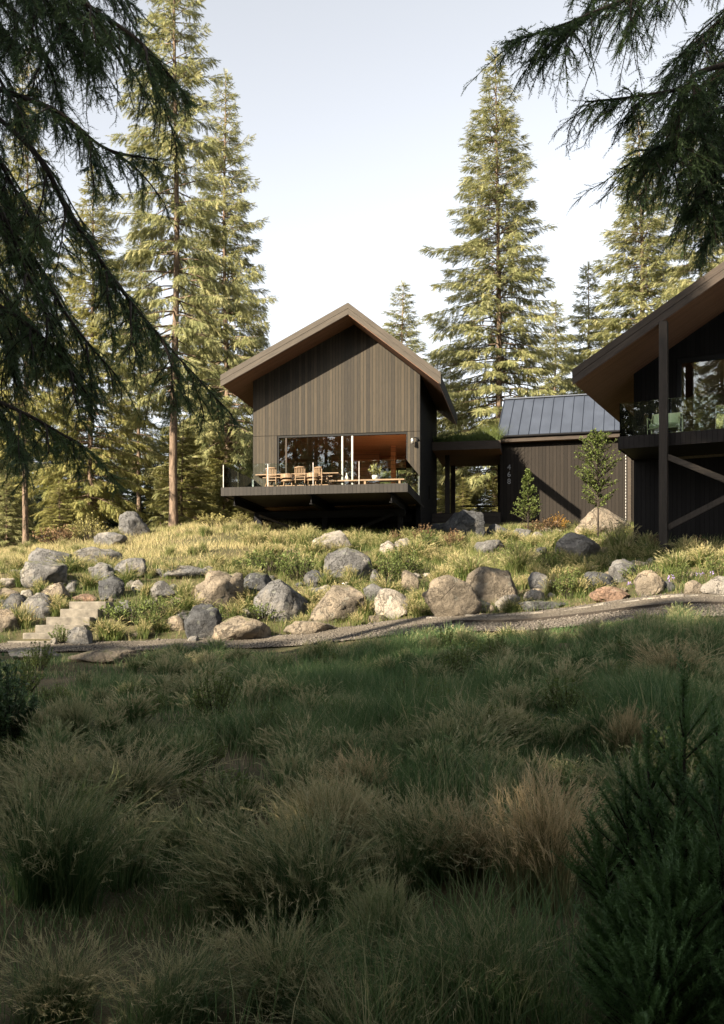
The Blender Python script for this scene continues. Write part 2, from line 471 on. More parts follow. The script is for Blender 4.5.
MT['warm'] = m_boards('warm_room_boards', (0.56, 0.315, 0.175), 0.16, 1, 0.25, 0.5, knots=False)
MT['warm_wall'] = m_boards('warm_wall_boards', (0.486, 0.27, 0.1485), 0.2, 2, 0.25, 0.5, knots=False)
MT['floor_wood'] = m_boards('floor_boards', (0.30, 0.19, 0.11), 0.15, 0, 0.25, 0.5)
MT['furniture'] = m_wood('oiled_furniture_wood', (0.2229, 0.1308, 0.07991), 0.25, (3, 30, 30), 0.5)
MT['beam'] = m_plain('black_steel', (0.006, 0.006, 0.007), 0.6, 0.0, spec=0.1)
MT['timber_dark'] = m_wood('dark_timber', (0.021, 0.0158, 0.0118), 0.45, (30, 30, 1.6), 0.8)
MT['timber_pale'] = m_wood('pale_timber', (0.034, 0.026, 0.019), 0.4, (2, 30, 30), 0.8)
MT['roof_black'] = m_plain('roof_felt', (0.015, 0.015, 0.017), 0.7, 0.0, spec=0.15)
MT['metal_roof'] = m_plain('standing_seam_metal', (0.043, 0.052, 0.072), 0.45, 0.2, 0.12, 1.5)
MT['alu'] = m_plain('aluminium', (0.33, 0.318, 0.3), 0.4, 0.6)
MT['frame_dark'] = m_plain('black_frame', (0.007, 0.007, 0.007), 0.6, 0.0, spec=0.15)
MT['glass'] = m_glass('window_glass', (0.80, 0.84, 0.82), 1.6)
MT['glass_rail'] = m_glass('balustrade_glass', (0.90, 0.95, 0.93), 1.0)
MT['white'] = m_plain('brushed_white_metal', (0.216, 0.216, 0.222), 0.4, 0.1, 0.05)
MT['green_paint'] = m_plain('pale_green_paint', (0.50, 0.50, 0.30), 0.45, 0.0, 0.06)
MT['green_cushion'] = m_plain('green_cushion', (0.38, 0.43, 0.25), 0.85, 0.0, 0.1, 20)
MT['step'] = m_plain('step_stone', (0.125, 0.112, 0.092), 0.88, 0, 0.5, 4.5)
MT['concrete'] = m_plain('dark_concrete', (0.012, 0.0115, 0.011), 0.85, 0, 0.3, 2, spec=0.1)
MT['ceramic'] = m_plain('pale_ceramic', (0.6, 0.55, 0.48), 0.4, 0, 0.05)
MT['lawn_soil'] = None
def m_ground():
    m, nt, out = mat('ground_soil')
    p = wpos(nt)
    a = noise(nt, p, 0.35, 5, 0.6); b = noise(nt, p, 3.0, 7, 0.7); f = noise(nt, p, 25, 4, 0.7)
    c = ramp(nt, a, [(0.36, (0.040, 0.042, 0.020)), (0.5, (0.080, 0.068, 0.036)), (0.66, (0.135, 0.105, 0.065))])
    c = mixc(nt, ramp(nt, b, [(0.45, (0, 0, 0)), (0.65, (0.7, 0.7, 0.7))]), c, (0.055, 0.05, 0.028))
    c = mixc(nt, ramp(nt, f, [(0.5, (0, 0, 0)), (0.7, (0.4, 0.4, 0.4))]), c, (0.2, 0.16, 0.09))
    h = M2(nt, 'ADD', b, M2(nt, 'MULTIPLY', f, 0.5))
    bsdf(nt, out, c, 0.95, 0, bump(nt, h, 0.9, 0.05), 0.1)
    return m
MT['ground'] = m_ground()
def m_gravel(name, c0, c1, c2):
    m, nt, out = mat(name)
    p = wpos(nt)
    vo = N(nt, 'ShaderNodeTexVoronoi', Scale=26.0); L(nt, p, vo.inputs['Vector'])
    a = noise(nt, p, 0.8, 5, 0.6)
    sx = nt.nodes.new('ShaderNodeSeparateColor'); L(nt, vo.outputs['Color'], sx.inputs[0])
    c = ramp(nt, sx.outputs[0], [(0.1, c0), (0.5, c1), (0.95, c2)])
    c = mixc(nt, ramp(nt, a, [(0.42, (0, 0, 0)), (0.62, (0.55, 0.55, 0.55))]), c, c0)
    bsdf(nt, out, c, 0.92, 0, bump(nt, M2(nt, 'SUBTRACT', 1.0, vo.outputs['Distance']), 0.9, 0.03), 0.2)
    return m
MT['gravel'] = m_gravel('gravel', (0.06008, 0.05301, 0.04524), (0.09896, 0.08624, 0.07279), (0.1767, 0.159, 0.1378))
MT['packed'] = m_gravel('packed_grit', (0.07068, 0.06078, 0.04806), (0.09541, 0.08128, 0.06502), (0.1272, 0.1096, 0.08835))
# ------------------------------------------------------------------ ground, path
def axis(a, b, dense0, dense1, step, coarse):
    return np.unique(np.concatenate([np.arange(a, dense0, coarse), np.arange(dense0, dense1, step), np.arange(dense1, b + 1, coarse)]).round(4))
def build_ground():
    xs = axis(-240, 240, -22, 22, 0.3, 6.0); ys = axis(-90, 320, 2, 54, 0.3, 5.0)
    X, Y = np.meshgrid(xs, ys)
    Z = gzb(X, Y) + EYE
    V = np.stack([X, Y, Z], -1).reshape(-1, 3)
    nx = len(xs); ny = len(ys)
    i = np.arange(nx * ny).reshape(ny, nx)
    f = np.stack([i[:-1, :-1], i[:-1, 1:], i[1:, 1:], i[1:, :-1]], -1).reshape(-1, 4)
    tag(link('ground', mesh_np('ground', V, [f], True), MT['ground']), kind='structure')
build_ground()

def strip(name, a, b, lift, m, n=240, k=10, p0=-330, p1=990, thick=0.0):
    ps = np.linspace(p0, p1, n)
    yl, yu = PATH_L(ps), PATH_U(ps)
    V = []
    for t in np.linspace(a, b, k):
        Y = yl + (yu - yl) * t
        Y = Y + (vnoise(ps, ps * 0 + 3, 14, 2) - 0.5) * 0.25 * (abs(t - 0.5) > 0.45)
        X = (ps - CX) / F * Y
        V.append(np.stack([X, Y, gz(X, Y) + EYE + lift], -1))
    V = np.stack(V, 1).reshape(-1, 3)
    i = np.arange(n * k).reshape(n, k)
    f = np.stack([i[:-1, :-1], i[1:, :-1], i[1:, 1:], i[:-1, 1:]], -1).reshape(-1, 4)
    return tag(link(name, mesh_np(name, V, [f], True), m), kind='structure')
strip('gravel_path', -0.02, 1.04, 0.035, MT['gravel'])
strip('path_verge', 0.52, 0.97, 0.045, MT['packed'])

def edging():
    """flat kerb stones and a low timber edge along the upper part of the path"""
    rng = random.Random(4)
    g = Geo(); k = Geo()
    ps = 395.0
    while ps < 930:
        w = rng.uniform(11, 24)
        for (gg, t, dep, hh, on) in ((g, 0.93, 0.34, 0.12, True), (k, 0.52, 0.11, 0.10, ps > 440)):
            if not on or (gg is g and rng.random() < .3): continue
            pts = []
            for q in (ps + (0.8 if gg is g else 0), ps + w):
                Y = float(PATH_L(q) + (PATH_U(q) - PATH_L(q)) * t) + (rng.uniform(-.05, .05) if gg is g else 0)
                X = (q - CX) / F * Y
                pts.append(Vector((X, Y, float(gz(X, Y)) + EYE + (hh * -.05 if gg is g else hh * .25) + (rng.uniform(-.03, .03) if gg is g else 0.02))))
            gg.bar(pts[0], pts[1], dep * (rng.uniform(.75, 1.1) if gg is g else 1), hh)
        ps += w
    tag(g.build('path_kerb', MT['rock_pale'], bevel=0.03), kind='structure')
    tag(k.build('path_edging', MT['timber_dark'], bevel=0.01), kind='structure')
edging()
def gravel_stones():
    rng = np.random.default_rng(8)
    n = 9000
    ps = rng.uniform(-60, 790, n); t = np.where(rng.random(n) < .8, rng.uniform(-0.04, 0.52, n), rng.uniform(0.5, 1.05, n))
    Y = PATH_L(ps) + (PATH_U(ps) - PATH_L(ps)) * t; X = (ps - CX) / F * Y
    Z = gz(X, Y) + EYE + 0.04
    oc = np.array([(1, 0, 0), (0, 1, 0), (-1, 0, 0), (0, -1, 0), (0, 0, .7), (0, 0, -.7)], float)
    of = np.array([(0, 1, 4), (1, 2, 4), (2, 3, 4), (3, 0, 4), (1, 0, 5), (2, 1, 5), (3, 2, 5), (0, 3, 5)])
    s = rng.uniform(.012, .04, n) * np.where(rng.random(n) < .05, 1.8, 1)
    V = oc[None] * s[:, None, None] * rng.uniform(.6, 1.3, (n, 6, 3)) + np.stack([X, Y, Z], -1)[:, None]
    Fa = (of[None] + (np.arange(n) * 6)[:, None, None]).reshape(-1, 3)
    tag(link('loose_gravel', mesh_np('loose_gravel', V.reshape(-1, 3), [Fa], True), MT['gravel']), kind='stuff')
gravel_stones()

# ------------------------------------------------------------------ stone steps
def stone_steps():
    root = empty('stone_steps', (at(30, 641, 25.2).x, 25.2, EYE - 0.75))
    tag(root, 'six pale stone steps climbing from the path between boulders', 'steps')
    o = root.location
    lefts = [7, 22.5, 35, 46, 60, 69]; rights = [66, 76, 84, 90, 98, 106]; tops = [641, 633, 625, 617, 609, 601.5]
    rng = random.Random(3)
    for i in range(6):
        Y = 25.2 + 0.4 * i
        z = (HZ - tops[i]) / F * Y + EYE
        x0 = (lefts[i] - CX) / F * Y; x1 = (rights[i] - CX) / F * Y
        g = Geo(tuple(o))
        # a slab with a slightly uneven front edge
        n = 7
        pts = [(x0 + (x1 - x0) * k / n, Y + rng.uniform(-.004, .004)) for k in range(n + 1)] + [(x1, Y + 1.0), (x0, Y + 1.0)]
        vs = [(p[0], p[1], z + rng.uniform(-.003, .003)) for p in pts] + [(p[0], p[1] - 0.01, z - 0.55) for p in pts]
        m = len(pts)
        fs = [tuple(range(m)), tuple(range(2 * m - 1, m - 1, -1))] + [((k + 1) % m, k, m + k, m + (k + 1) % m) for k in range(m)]
        g.add(vs, fs)
        g.build('step', MT['step'], root, bevel=0.03)
stone_steps()

# ------------------------------------------------------------------ timber house on the left
HB = 3.9                                        # local z = height relative to the eye minus HB
A = Vector((-0.58, 42.0)); ROT = -math.atan2(0.172, 0.985)
house = empty('timber_house', (A.x, A.y, EYE + HB), ROT)
tag(house, 'gabled house in weathered board cladding with a glazed front and overhanging deck', 'house')
O = (0, 0, HB)
VF, VB = 1.4, 8.6                               # facade and back wall
UL, UR = -4.466, 2.83
RZ, KL, KR, TH = 13.19, 0.505, 0.795, 0.46      # ridge height, roof slopes, thickness
sof = lambda u: RZ - TH + 0.01 - (KL * -u if u < 0 else KR * u)
HEAD = 8.06; FL = 5.25
g = Geo(O)
g.prism_y([(UL, HEAD + .008), (UR, HEAD + .008), (UR, sof(UR)), (0, sof(0)), (UL, sof(UL))], VF, VF + .2)
g.box(UL, -3.39, VF, VF + .2, 4.95, HEAD - .008)
g.box(2.30, UR, VF, VF + .2, 4.95, HEAD - .008)
g.build('front_wall', MT['facade'], house)
g = Geo(O)
g.box(UL + .02, -3.45, VF + .201, VF + .26, 4.95, HEAD + .2)
g.box(2.36, UR - .02, VF + .201, VF + .26, 4.95, HEAD + .2)
g.box(-3.45, 2.36, VF + .201, VF + .26, HEAD + .02, HEAD + .2)
g.build('wall_lining', MT['frame_dark'], house)
g = Geo(O)                                       # side walls reach down to the plinth
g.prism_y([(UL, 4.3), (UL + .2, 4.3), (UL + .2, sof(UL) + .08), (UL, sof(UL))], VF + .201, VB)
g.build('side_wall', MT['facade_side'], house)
g = Geo(O)
z0, z1, v0, v1 = 5.62, 6.25, 4.85, 5.13          # slot window in the right-hand wall
top = sof(UR)
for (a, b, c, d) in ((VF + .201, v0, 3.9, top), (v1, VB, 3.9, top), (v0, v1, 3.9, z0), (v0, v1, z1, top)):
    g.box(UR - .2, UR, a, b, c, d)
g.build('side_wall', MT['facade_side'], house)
w = Geo(O).box(UR - .12, UR - .1, v0, v1, z0, z1).build('slot_window', MT['warm'], house)
g = Geo(O)                                       # back wall around a wide window
g.box(UL + .2, -0.6, VB - .2, VB - .001, 4.95, sof(UL)); g.box(2.35, UR - .2, VB - .2, VB - .001, 4.95, sof(UR)); g.box(-0.6, 2.35, VB - .2, VB - .001, 7.6, 8.4)
g.prism_y([(UL + .2, 8.4), (UR - .2, 8.4), (UR - .2, sof(UR) + .1), (0, sof(0)), (UL + .2, sof(UL) + .08)], VB - .199, VB - .002)
g.build('back_wall', MT['warm_wall'], house)
wf = Geo(O).box(-0.6, -0.52, VB - .16, VB - .06, 5.26, 7.6).box(2.27, 2.35, VB - .16, VB - .06, 5.26, 7.6).box(-.52, 2.27, VB - .16, VB - .06, 7.5, 7.6).box(.86, .92, VB - .16, VB - .06, 5.26, 7.5).build('back_window', MT['frame_dark'], house)
Geo(O).box(-.52, 2.27, VB - .115, VB - .105, 5.26, 7.5).build('pane', MT['glass'], wf)
Geo(O).box(UL + .2, UR - .2, VF + .262, VB - .2, HEAD + .12, HEAD + .3).build('ceiling', MT['warm'], house)
Geo(O).box(UL + .2, UL + .26, VF + .27, VB - .201, FL + .01, HEAD + .12).box(UR - .26, UR - .2, VF + .27, VB - .201, FL + .01, HEAD + .12).build('room_lining', MT['warm_wall'], house)
Geo(O).box(UL + .2, UR - .2, VF + .0, VB - .2, 4.93, FL).build('floor', MT['floor_wood'], house)
Geo(O).box(1.0, 1.22, 5.4, 5.62, FL, HEAD + .12).build('column', MT['warm_wall'], house)
Geo(O).box(-2.2, .2, 7.2, 7.35, FL, HEAD + .12).build('partition', MT['warm_wall'], house)
Geo(O).box(-2.1, .1, 6.55, 7.19, FL, FL + .9).build('kitchen_counter', MT['warm_wall'], house, bevel=.01)
# roof: slab, rake boards, soffit
EL, ER = -5.46, 3.81
VE = 9.2
g = Geo(O)
g.prism_y([(EL + .05, RZ + KL * EL - TH + .06), (0, RZ - TH + .06), (0, RZ), (EL, RZ + KL * EL)], .045, VE)
g.prism_y([(.0005, RZ - TH + .06), (ER - .05, RZ - KR * ER - TH + .10), (ER, RZ - KR * ER), (.0005, RZ)], .045, VE)
roof = g.build('roof', MT['roof_black'], house)
def along(x0, z0, x1, z1, th, v0, v1, m, name, inset=0.0, lay=2):
    """a board of vertical depth th whose own x axis runs along the slope"""
    d = math.hypot(x1 - x0, z1 - z0); a = math.atan2(z1 - z0, x1 - x0)
    me = bpy.data.meshes.new(name)
    g = Geo(); tv = th * math.cos(a)
    c0 = math.tan(a) * tv
    for k in range(lay):
        q0 = -tv * (k + 1) / lay + (.006 if k < lay - 1 else 0); q1 = -tv * k / lay
        s0 = q0 * math.tan(a); s1 = q1 * math.tan(a)
        g.prism_y([(s0, q0), (d + s0, q0), (d + s1, q1), (s1, q1)], v0 + (.012 if k else 0), v1)
    o = g.build(name, m, roof)
    o.matrix_parent_inverse = Matrix.Identity(4)
    o.location = (x0, 0, z0 - HB)
    o.rotation_euler = (0, -a, 0)
    return o
along(EL - .03, RZ + KL * (EL - .03) + .02, 0, RZ + .02, TH + .02, 0, .042, MT['fascia'], 'rake_board')
along(0.001, RZ + .02, ER + .03, RZ - KR * (ER + .03) + .02, TH + .02, 0, .042, MT['fascia'], 'rake_board')
g = Geo(O)
g.prism_y([(EL + .06, RZ + KL * (EL + .06) - TH - .02), (0, RZ - TH - .02), (0, RZ - TH + .03), (EL + .06, RZ + KL * (EL + .06) - TH + .03)], .05, VE - .05)
g.prism_y([(.0005, RZ - TH - .02), (ER - .06, RZ - KR * (ER - .06) - TH - .02), (ER - .06, RZ - KR * (ER - .06) - TH + .03), (.0005, RZ - TH + .03)], .05, VE - .05)
g.build('soffit', MT['soffit'], roof)
# sliding glass front
wd = empty('sliding_window'); wd.parent = house
fr = Geo(O)
a, b = -3.39, 2.30
fr.box(a + .002, a + .075, VF + .03, VF + .15, FL, HEAD - .01).box(b - .06, b - .002, VF + .03, VF + .15, FL, HEAD - .01)
fr.box(a + .075, b - .06, VF + .03, VF + .15, HEAD - .09, HEAD - .01).box(a + .075, b - .06, VF + .02, VF + .15, FL, FL + .05)
fr.build('frame', MT['frame_dark'], wd)
for u in (-3.0, -.525, -.09):
    Geo(O).box(u - .035, u + .035, VF + .05, VF + .12, FL + .05, HEAD - .09).build('stile_or_reflection', MT['alu'] if u > -2 else MT['timber_pale'], wd)  # leftmost pale bar stands in for a blurred reflection in the glass
for (p, q, vv) in ((a + .08, -3.04, .1), (-2.96, -.56, .1), (-.485, -.13, .085)):
    Geo(O).box(p, q, VF + vv, VF + vv + .012, FL + .05, HEAD - .09).build('pane', MT['glass'], wd)
# deck
DV, DL, DR = -3.0, -4.5, 2.87
dk = Geo(O).box(DL + .03, DR - .03, DV + .035, VF - .004, 5.06, 5.255).build('deck', MT['deck_dark'], house)
Geo(O).box(DL, DR, DV, DV + .03, 4.94, 5.27).build('deck_fascia', MT['deck_fascia'], dk)
Geo(O).box(DL, DL + .028, DV + .031, VF - .01, 4.94, 5.27).build('deck_fascia', MT['deck_fascia_side'], dk)
Geo(O).box(DR - .028, DR, DV + .031, VF - .01, 4.94, 5.27).build('deck_fascia', MT['deck_fascia_side'], dk)
Geo(O).box(DL + .04, DR - .04, DV + .04, VF + 1.5, 4.98, 5.055).build('deck_underside', MT['timber_dark'], dk)
for u in (-4.05, -.95, 2.2):                      # I-beams under the deck
    gb = Geo(O).box(u - .1, u + .1, DV + .25, 6, 4.93, 4.965).box(u - .1, u + .1, DV + .45, 6, 4.60, 4.635).box(u - .02, u + .02, DV + .3, 6, 4.636, 4.929)
    gb.build('beam', MT['beam'], dk)
for v in (-.1, 2.2):
    Geo(O).box(-3.95, 2.4, v - .09, v + .09, 4.32, 4.595).build('cross_beam', MT['beam'], dk)
for u in (-3.73, -.95, 2.2):
    Geo(O).box(u - .1, u + .1, -.2, 0, 2.6, 4.315).build('post', MT['beam'], dk)
Geo(O).bar((-3.66, -.42, 4.42), (-1.35, -.42, 3.55), .16, .09).build('brace', MT['timber_pale'], dk)
Geo(O).bar((-.85, -.3, 3.3), (1.95, -.3, 4.4), .1, .12).build('brace', MT['beam'], dk)
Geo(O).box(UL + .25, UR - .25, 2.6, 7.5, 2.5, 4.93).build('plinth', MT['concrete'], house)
# balustrade
bal = empty('glass_balustrade'); bal.parent = house
n = 4
for i in range(n):
    x0 = DL + .08 + (DR - DL - .16) * i / n; x1 = DL + .08 + (DR - DL - .16) * (i + 1) / n
    Geo(O).box(x0 + .02, x1 - .02, DV + .06, DV + .072, 5.2, 6.18).build('glass_panel', MT['glass_rail'], bal)
    Geo(O).box(x0 - .012, x0 + .012, DV + .045, DV + .085, 5.26, 6.16).build('rail_post', MT['alu'], bal)
for u in (DL + .06, DR - .072):
    for (p, q) in ((DV + .1, DV + 2.15), (DV + 2.2, VF - .05)):
        Geo(O).box(u, u + .012, p, q, 5.2, 6.18).build('glass_panel', MT['glass_rail'], bal)
    Geo(O).box(u - .012, u + .024, VF - .04, VF - .005, 5.26, 6.16).build('rail_post', MT['alu'], bal)
# wall lamp
lp = Geo(O).box(2.66, 2.78, VF - .025, VF - .001, 7.66, 7.8).tube([(2.72, VF - .03, 7.72), (2.72, VF - .16, 7.76), (2.6, VF - .2, 7.76), (2.56, VF - .2, 7.72)], .018, 8).build('wall_lamp', MT['frame_dark'], house)
Geo(O).lathe([(.03, 7.74), (.06, 7.70), (.075, 7.5), (.07, 7.5), (.05, 7.69)], 2.53, VF - .2, 14).build('lamp_shade', MT['alu'], lp, smooth=True)

def in_house(u, v, z): return house.matrix_basis @ Vector((u, v, z - HB))
# ------------------------------------------------------------------ things on the deck
def dining_table():
    p = in_house(-1.86, -.85, 5.257)
    t = empty('dining_table', p, ROT)
    tag(t, 'long pale wooden dining table with splayed trestle legs on the deck', 'table')
    Geo().box(-1.72, 1.72, -.48, .48, .70, .745).build('tabletop', MT['furniture'], t, bevel=.012)
    Geo().box(-1.45, 1.45, -.36, -.33, .60, .698).box(-1.45, 1.45, .33, .36, .60, .698).build('apron', MT['furniture'], t)
    for sx in (-1, 1):
        for sy in (-1, 1):
            Geo().bar((sx * 1.2, sy * .3, .6), (sx * 1.42, sy * .38, 0), .07, .07).build('leg', MT['furniture'], t, bevel=.008)
    Geo().bar((-1.3, 0, .3), (1.3, 0, .3), .05, .07).build('stretcher', MT['furniture'], t)
dining_table()
def dining_chair():
    """chair with a curved slatted back; the back faces -y"""
    t = empty('dining_chair')
    tag(t, None, 'chair', 'slat back chairs along the deck table')
    g = Geo()
    pts = [(-.22, -.2), (.22, -.2), (.25, .22), (-.25, .22)]
    g.add([(x, y, .43) for x, y in pts] + [(x, y, .47) for x, y in pts], [(3, 2, 1, 0), (4, 5, 6, 7), (0, 1, 5, 4), (1, 2, 6, 5), (2, 3, 7, 6), (3, 0, 4, 7)])
    g.build('seat', MT['furniture'], t, bevel=.01)
    for sx in (-1, 1):
        Geo().tube([(sx * .2, -.26, 0), (sx * .2, -.2, .45), (sx * .215, -.25, .98)], [.022, .024, .018], 8).build('leg', MT['furniture'], t, smooth=True)
        Geo().tube([(sx * .24, .22, 0), (sx * .22, .19, .44)], [.018, .024], 8).build('leg', MT['furniture'], t, smooth=True)
    b = Geo().tube([(-.225, -.25, .94), (-.12, -.29, .96), (0, -.305, .965), (.12, -.29, .96), (.225, -.25, .94)], .034, 8).tube([(-.2, -.23, .62), (0, -.265, .62), (.2, -.23, .62)], .02, 8).build('top_rail', MT['furniture'], t, smooth=True)
    for k in range(5):
        x = -.14 + .07 * k
        Geo().bar((x, -.262 + abs(x) * .08, .62), (x, -.298 + abs(x) * .12, .95), .036, .012).build('slat', MT['furniture'], b)
    return t
c1 = dining_chair()
for i, (u, v, r_, lab) in enumerate([(-2.78, -1.62, .0, 'slat back wooden chair with its back to the rail near the left table end'),
                                     (-1.60, -1.66, .06, 'slat back wooden chair with its back to the rail at the middle of the table'),
                                     (-.78, -1.5, -.55, 'slat back wooden chair turned sideways near the right table end')]):
    o = c1 if i == 0 else dup(c1, (0, 0, 0))
    o.location = in_house(u, v, 5.257); o.rotation_euler = (0, 0, ROT + r_); o.scale = (.93, .93, .93)
    o['label'] = lab
def tub_chair():
    t = empty('low_chair')
    tag(t, None, 'chair', 'low tub chairs between the slat back chairs')
    Geo().lathe([(.24, .36), (.27, .38), (.27, .43), (.24, .45)], 0, 0, 20).build('seat', MT['furniture'], t)
    g = Geo()
    pts = [(.29 * math.cos(a), .29 * math.sin(a), .60 - .05 * abs(math.sin(a / 2 + math.pi / 4))) for a in np.linspace(R(150), R(390), 15)]
    for i in range(14): g.bar(pts[i], pts[i + 1], .035, .16)
    g.build('backrest', MT['furniture'], t)
    for k in range(4):
        a = R(45 + 90 * k)
        Geo().tube([(.25 * math.cos(a), .25 * math.sin(a), 0), (.21 * math.cos(a), .21 * math.sin(a), .4)], [.018, .024], 8).build('leg', MT['furniture'], t, smooth=True)
    return t
c2 = tub_chair()
for i, (u, v, r_, lab) in enumerate([(-2.16, -1.55, .2, 'low round backed wooden chair between the two slat back chairs'),
                                     (-1.12, -1.58, -.1, 'low round backed wooden chair right of the middle slat back chair')]):
    o = c2 if i == 0 else dup(c2, (0, 0, 0))
    o.location = in_house(u, v, 5.257); o.rotation_euler = (0, 0, ROT + r_)
    o['label'] = lab
b = empty('deck_bench', in_house(.9, -.9, 5.257), ROT)
tag(b, 'long low wooden bench on the deck in front of the open door', 'bench')
Geo().box(-1.6, 1.6, -.25, .25, .40, .46).build('seat', MT['furniture'], b, bevel=.01)
for sx in (-1.4, 0, 1.4): Geo().box(sx - .04, sx + .04, -.22, .22, 0, .399).build('leg', MT['furniture'], b)
v = Geo().lathe([(.05, 0), (.075, .05), (.07, .14), (.03, .2), (.025, .28), (.035, .3)], 0, 0, 14).build('vase', MT['ceramic'], None, smooth=True)
v.location = in_house(.12, -.9, 5.72); tag(v, 'small pale vase standing on the deck bench', 'vase')

# ------------------------------------------------------------------ covered walkway between house and garage
BW = empty('covered_walkway', house.location, ROT)
tag(BW, 'flat roofed open walkway with brown soffit joining house and garage', 'walkway')
BU0, BU1, BV0, BV1 = UR + .012, 6.02, 6.27, 11.6
Geo(O).box(BU0, BU1, BV0 + .03, BV1, 8.12, 8.36).build('roof', MT['roof_black'], BW)
Geo(O).box(BU0, BU1, BV0, BV0 + .028, 8.05, 8.44).build('fascia', MT['fascia_dark'], BW)
Geo(O).box(BU0, BU1, BV0 + .031, BV1 - .02, 8.07, 8.118).build('soffit', MT['soffit'], BW)
for (u, v_) in ((3.4, BV1 - .3), (3.4, BV0 + 1.7), (5.8, BV1 - .3)):
    Geo(O).box(u - .11, u + .11, v_ - .11, v_ + .11, 4.9, 8.069).build('post', MT['timber_dark'], BW)
Geo(O).box(BU0, BU1, BV0 - .1, BV1, 4.86, 5.1).build('floor', MT['deck_dark'], BW)
for k in range(3):
    Geo(O).box(BU0 - .0, BU1, BV0 - .14 - .05 * k, BV0 - .105 - .05 * k, 4.88 - .2 * k, 5.06 - .2 * k).build('step', MT['timber_dark'], BW)
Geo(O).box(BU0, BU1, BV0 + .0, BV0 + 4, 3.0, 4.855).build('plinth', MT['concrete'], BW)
Geo(O).box(3.45, 3.5, BV1 - .1, BV1 - .05, 5.1, 5.95).box(3.45, 5.75, BV1 - .1, BV1 - .05, 5.95, 6.0).build('handrail', MT['timber_dark'], BW)

# ------------------------------------------------------------------ garage with the metal roof
GA = Vector((6.31, 46.5)); GROT = -R(15)
GB = 3.7
GS = 1.054
gar = empty('garage', (GA.x * GS, GA.y * GS, EYE + GB * GS), GROT)
gar.scale = (GS, GS, GS)
tag(gar, 'low dark boarded garage with standing seam metal roof and house number', 'garage')
OG = (0, 0, GB)
GL, EZ, RISE, GD = 6.4, 8.30, 2.2, 2.5
g = Geo(OG).box(0, GL, 0, .2, GB, EZ).build('front_wall', MT['garage_boards'], gar)
Geo(OG).prism_y([(0, 0), (1, 0), (1, 1), (0, 1)], 0, 0.001) if False else None
gs = Geo(OG)
for u0 in (0.0, GL - .2):
    gs.add([(u0, .201, GB), (u0 + .2, .201, GB), (u0 + .2, 5, GB), (u0, 5, GB), (u0, .201, EZ), (u0 + .2, .201, EZ), (u0 + .2, 5, EZ), (u0, 5, EZ), (u0, 2.5, EZ + RISE - .15), (u0 + .2, 2.5, EZ + RISE - .15)],
           [(0, 3, 2, 1), (0, 1, 5, 4), (1, 2, 6, 9, 5), (2, 3, 7, 6), (3, 0, 4, 8, 7), (4, 5, 9, 8), (6, 7, 8, 9)])
gs.build('side_wall', MT['facade_side'], gar)
Geo(OG).box(.2, GL - .2, 4.8, 5, GB, EZ).build('back_wall', MT['facade_side'], gar)
rf = Geo(OG)
def slab(y0, z0, y1, z1, t):
    rf.add([(-.12, y0, z0), (GL + .1, y0, z0), (GL + .1, y1, z1), (-.12, y1, z1), (-.12, y0, z0 - t), (GL + .1, y0, z0 - t), (GL + .1, y1, z1 - t), (-.12, y1, z1 - t)],
           [(0, 1, 2, 3), (7, 6, 5, 4), (0, 4, 5, 1), (1, 5, 6, 2), (2, 6, 7, 3), (3, 7, 4, 0)])
slab(-.32, EZ + .02 + .1, GD, EZ + RISE + .2, .12)
slab(GD + .001, EZ + RISE + .2, 5.3, EZ + .12, .12)
rof = rf.build('roof', MT['metal_roof'], gar)
sm = Geo(OG)
k = -.10
while k < GL + .1:
    sm.bar((k, -.32, EZ + .145), (k, GD, EZ + RISE + .225), .018, .05)
    k += .47
sm.bar((-.12, GD, EZ + RISE + .23), (GL + .1, GD, EZ + RISE + .23), .2, .05)
sm.build('standing_seam', MT['metal_roof'], rof)
Geo(OG).box(-.12, GL + .1, -.36, -.322, EZ - .14, EZ + .13).build('eave_board', MT['fascia_dark'], rof)
Geo(OG).box(-.12, GL + .1, -.321, -.001, EZ - .13, EZ - .1).build('soffit', MT['soffit'], rof)
Geo(OG).tube([(-.12, -.42, EZ + .1), (GL + .1, -.42, EZ + .1)], .055, 10).build('gutter', MT['beam'], rof)
Geo(OG).box(5.66, 5.84, -.035, -.002, GB, EZ - .13).build('corner_board', MT['timber_pale'], gar)
ch = Geo(OG)
for i in range(30):
    z_ = EZ - .0 - i * .135
    ch.lathe([(.010, z_), (.02, z_ - .04), (.018, z_ - .1), (.010, z_ - .12)], 5.58, -.42, 8)
ch.build('rain_chain', MT['alu'], gar, smooth=True)
num = empty('house_number'); num.parent = gar
for ch_, zc in (('4', 7.05), ('6', 6.73), ('8', 6.41)):
    cu = bpy.data.curves.new('digit', 'FONT'); cu.body = ch_; cu.size = .34; cu.extrude = .012; cu.align_x = 'CENTER'; cu.align_y = 'CENTER'
    tmp = bpy.data.objects.new('digit', cu)
    me = bpy.data.meshes.new_from_object(tmp)
    bpy.data.objects.remove(tmp)
    o = link('digit', me, MT['white'], num, (.42, -.02, zc - GB))
    o.rotation_euler = (R(90), 0, 0)

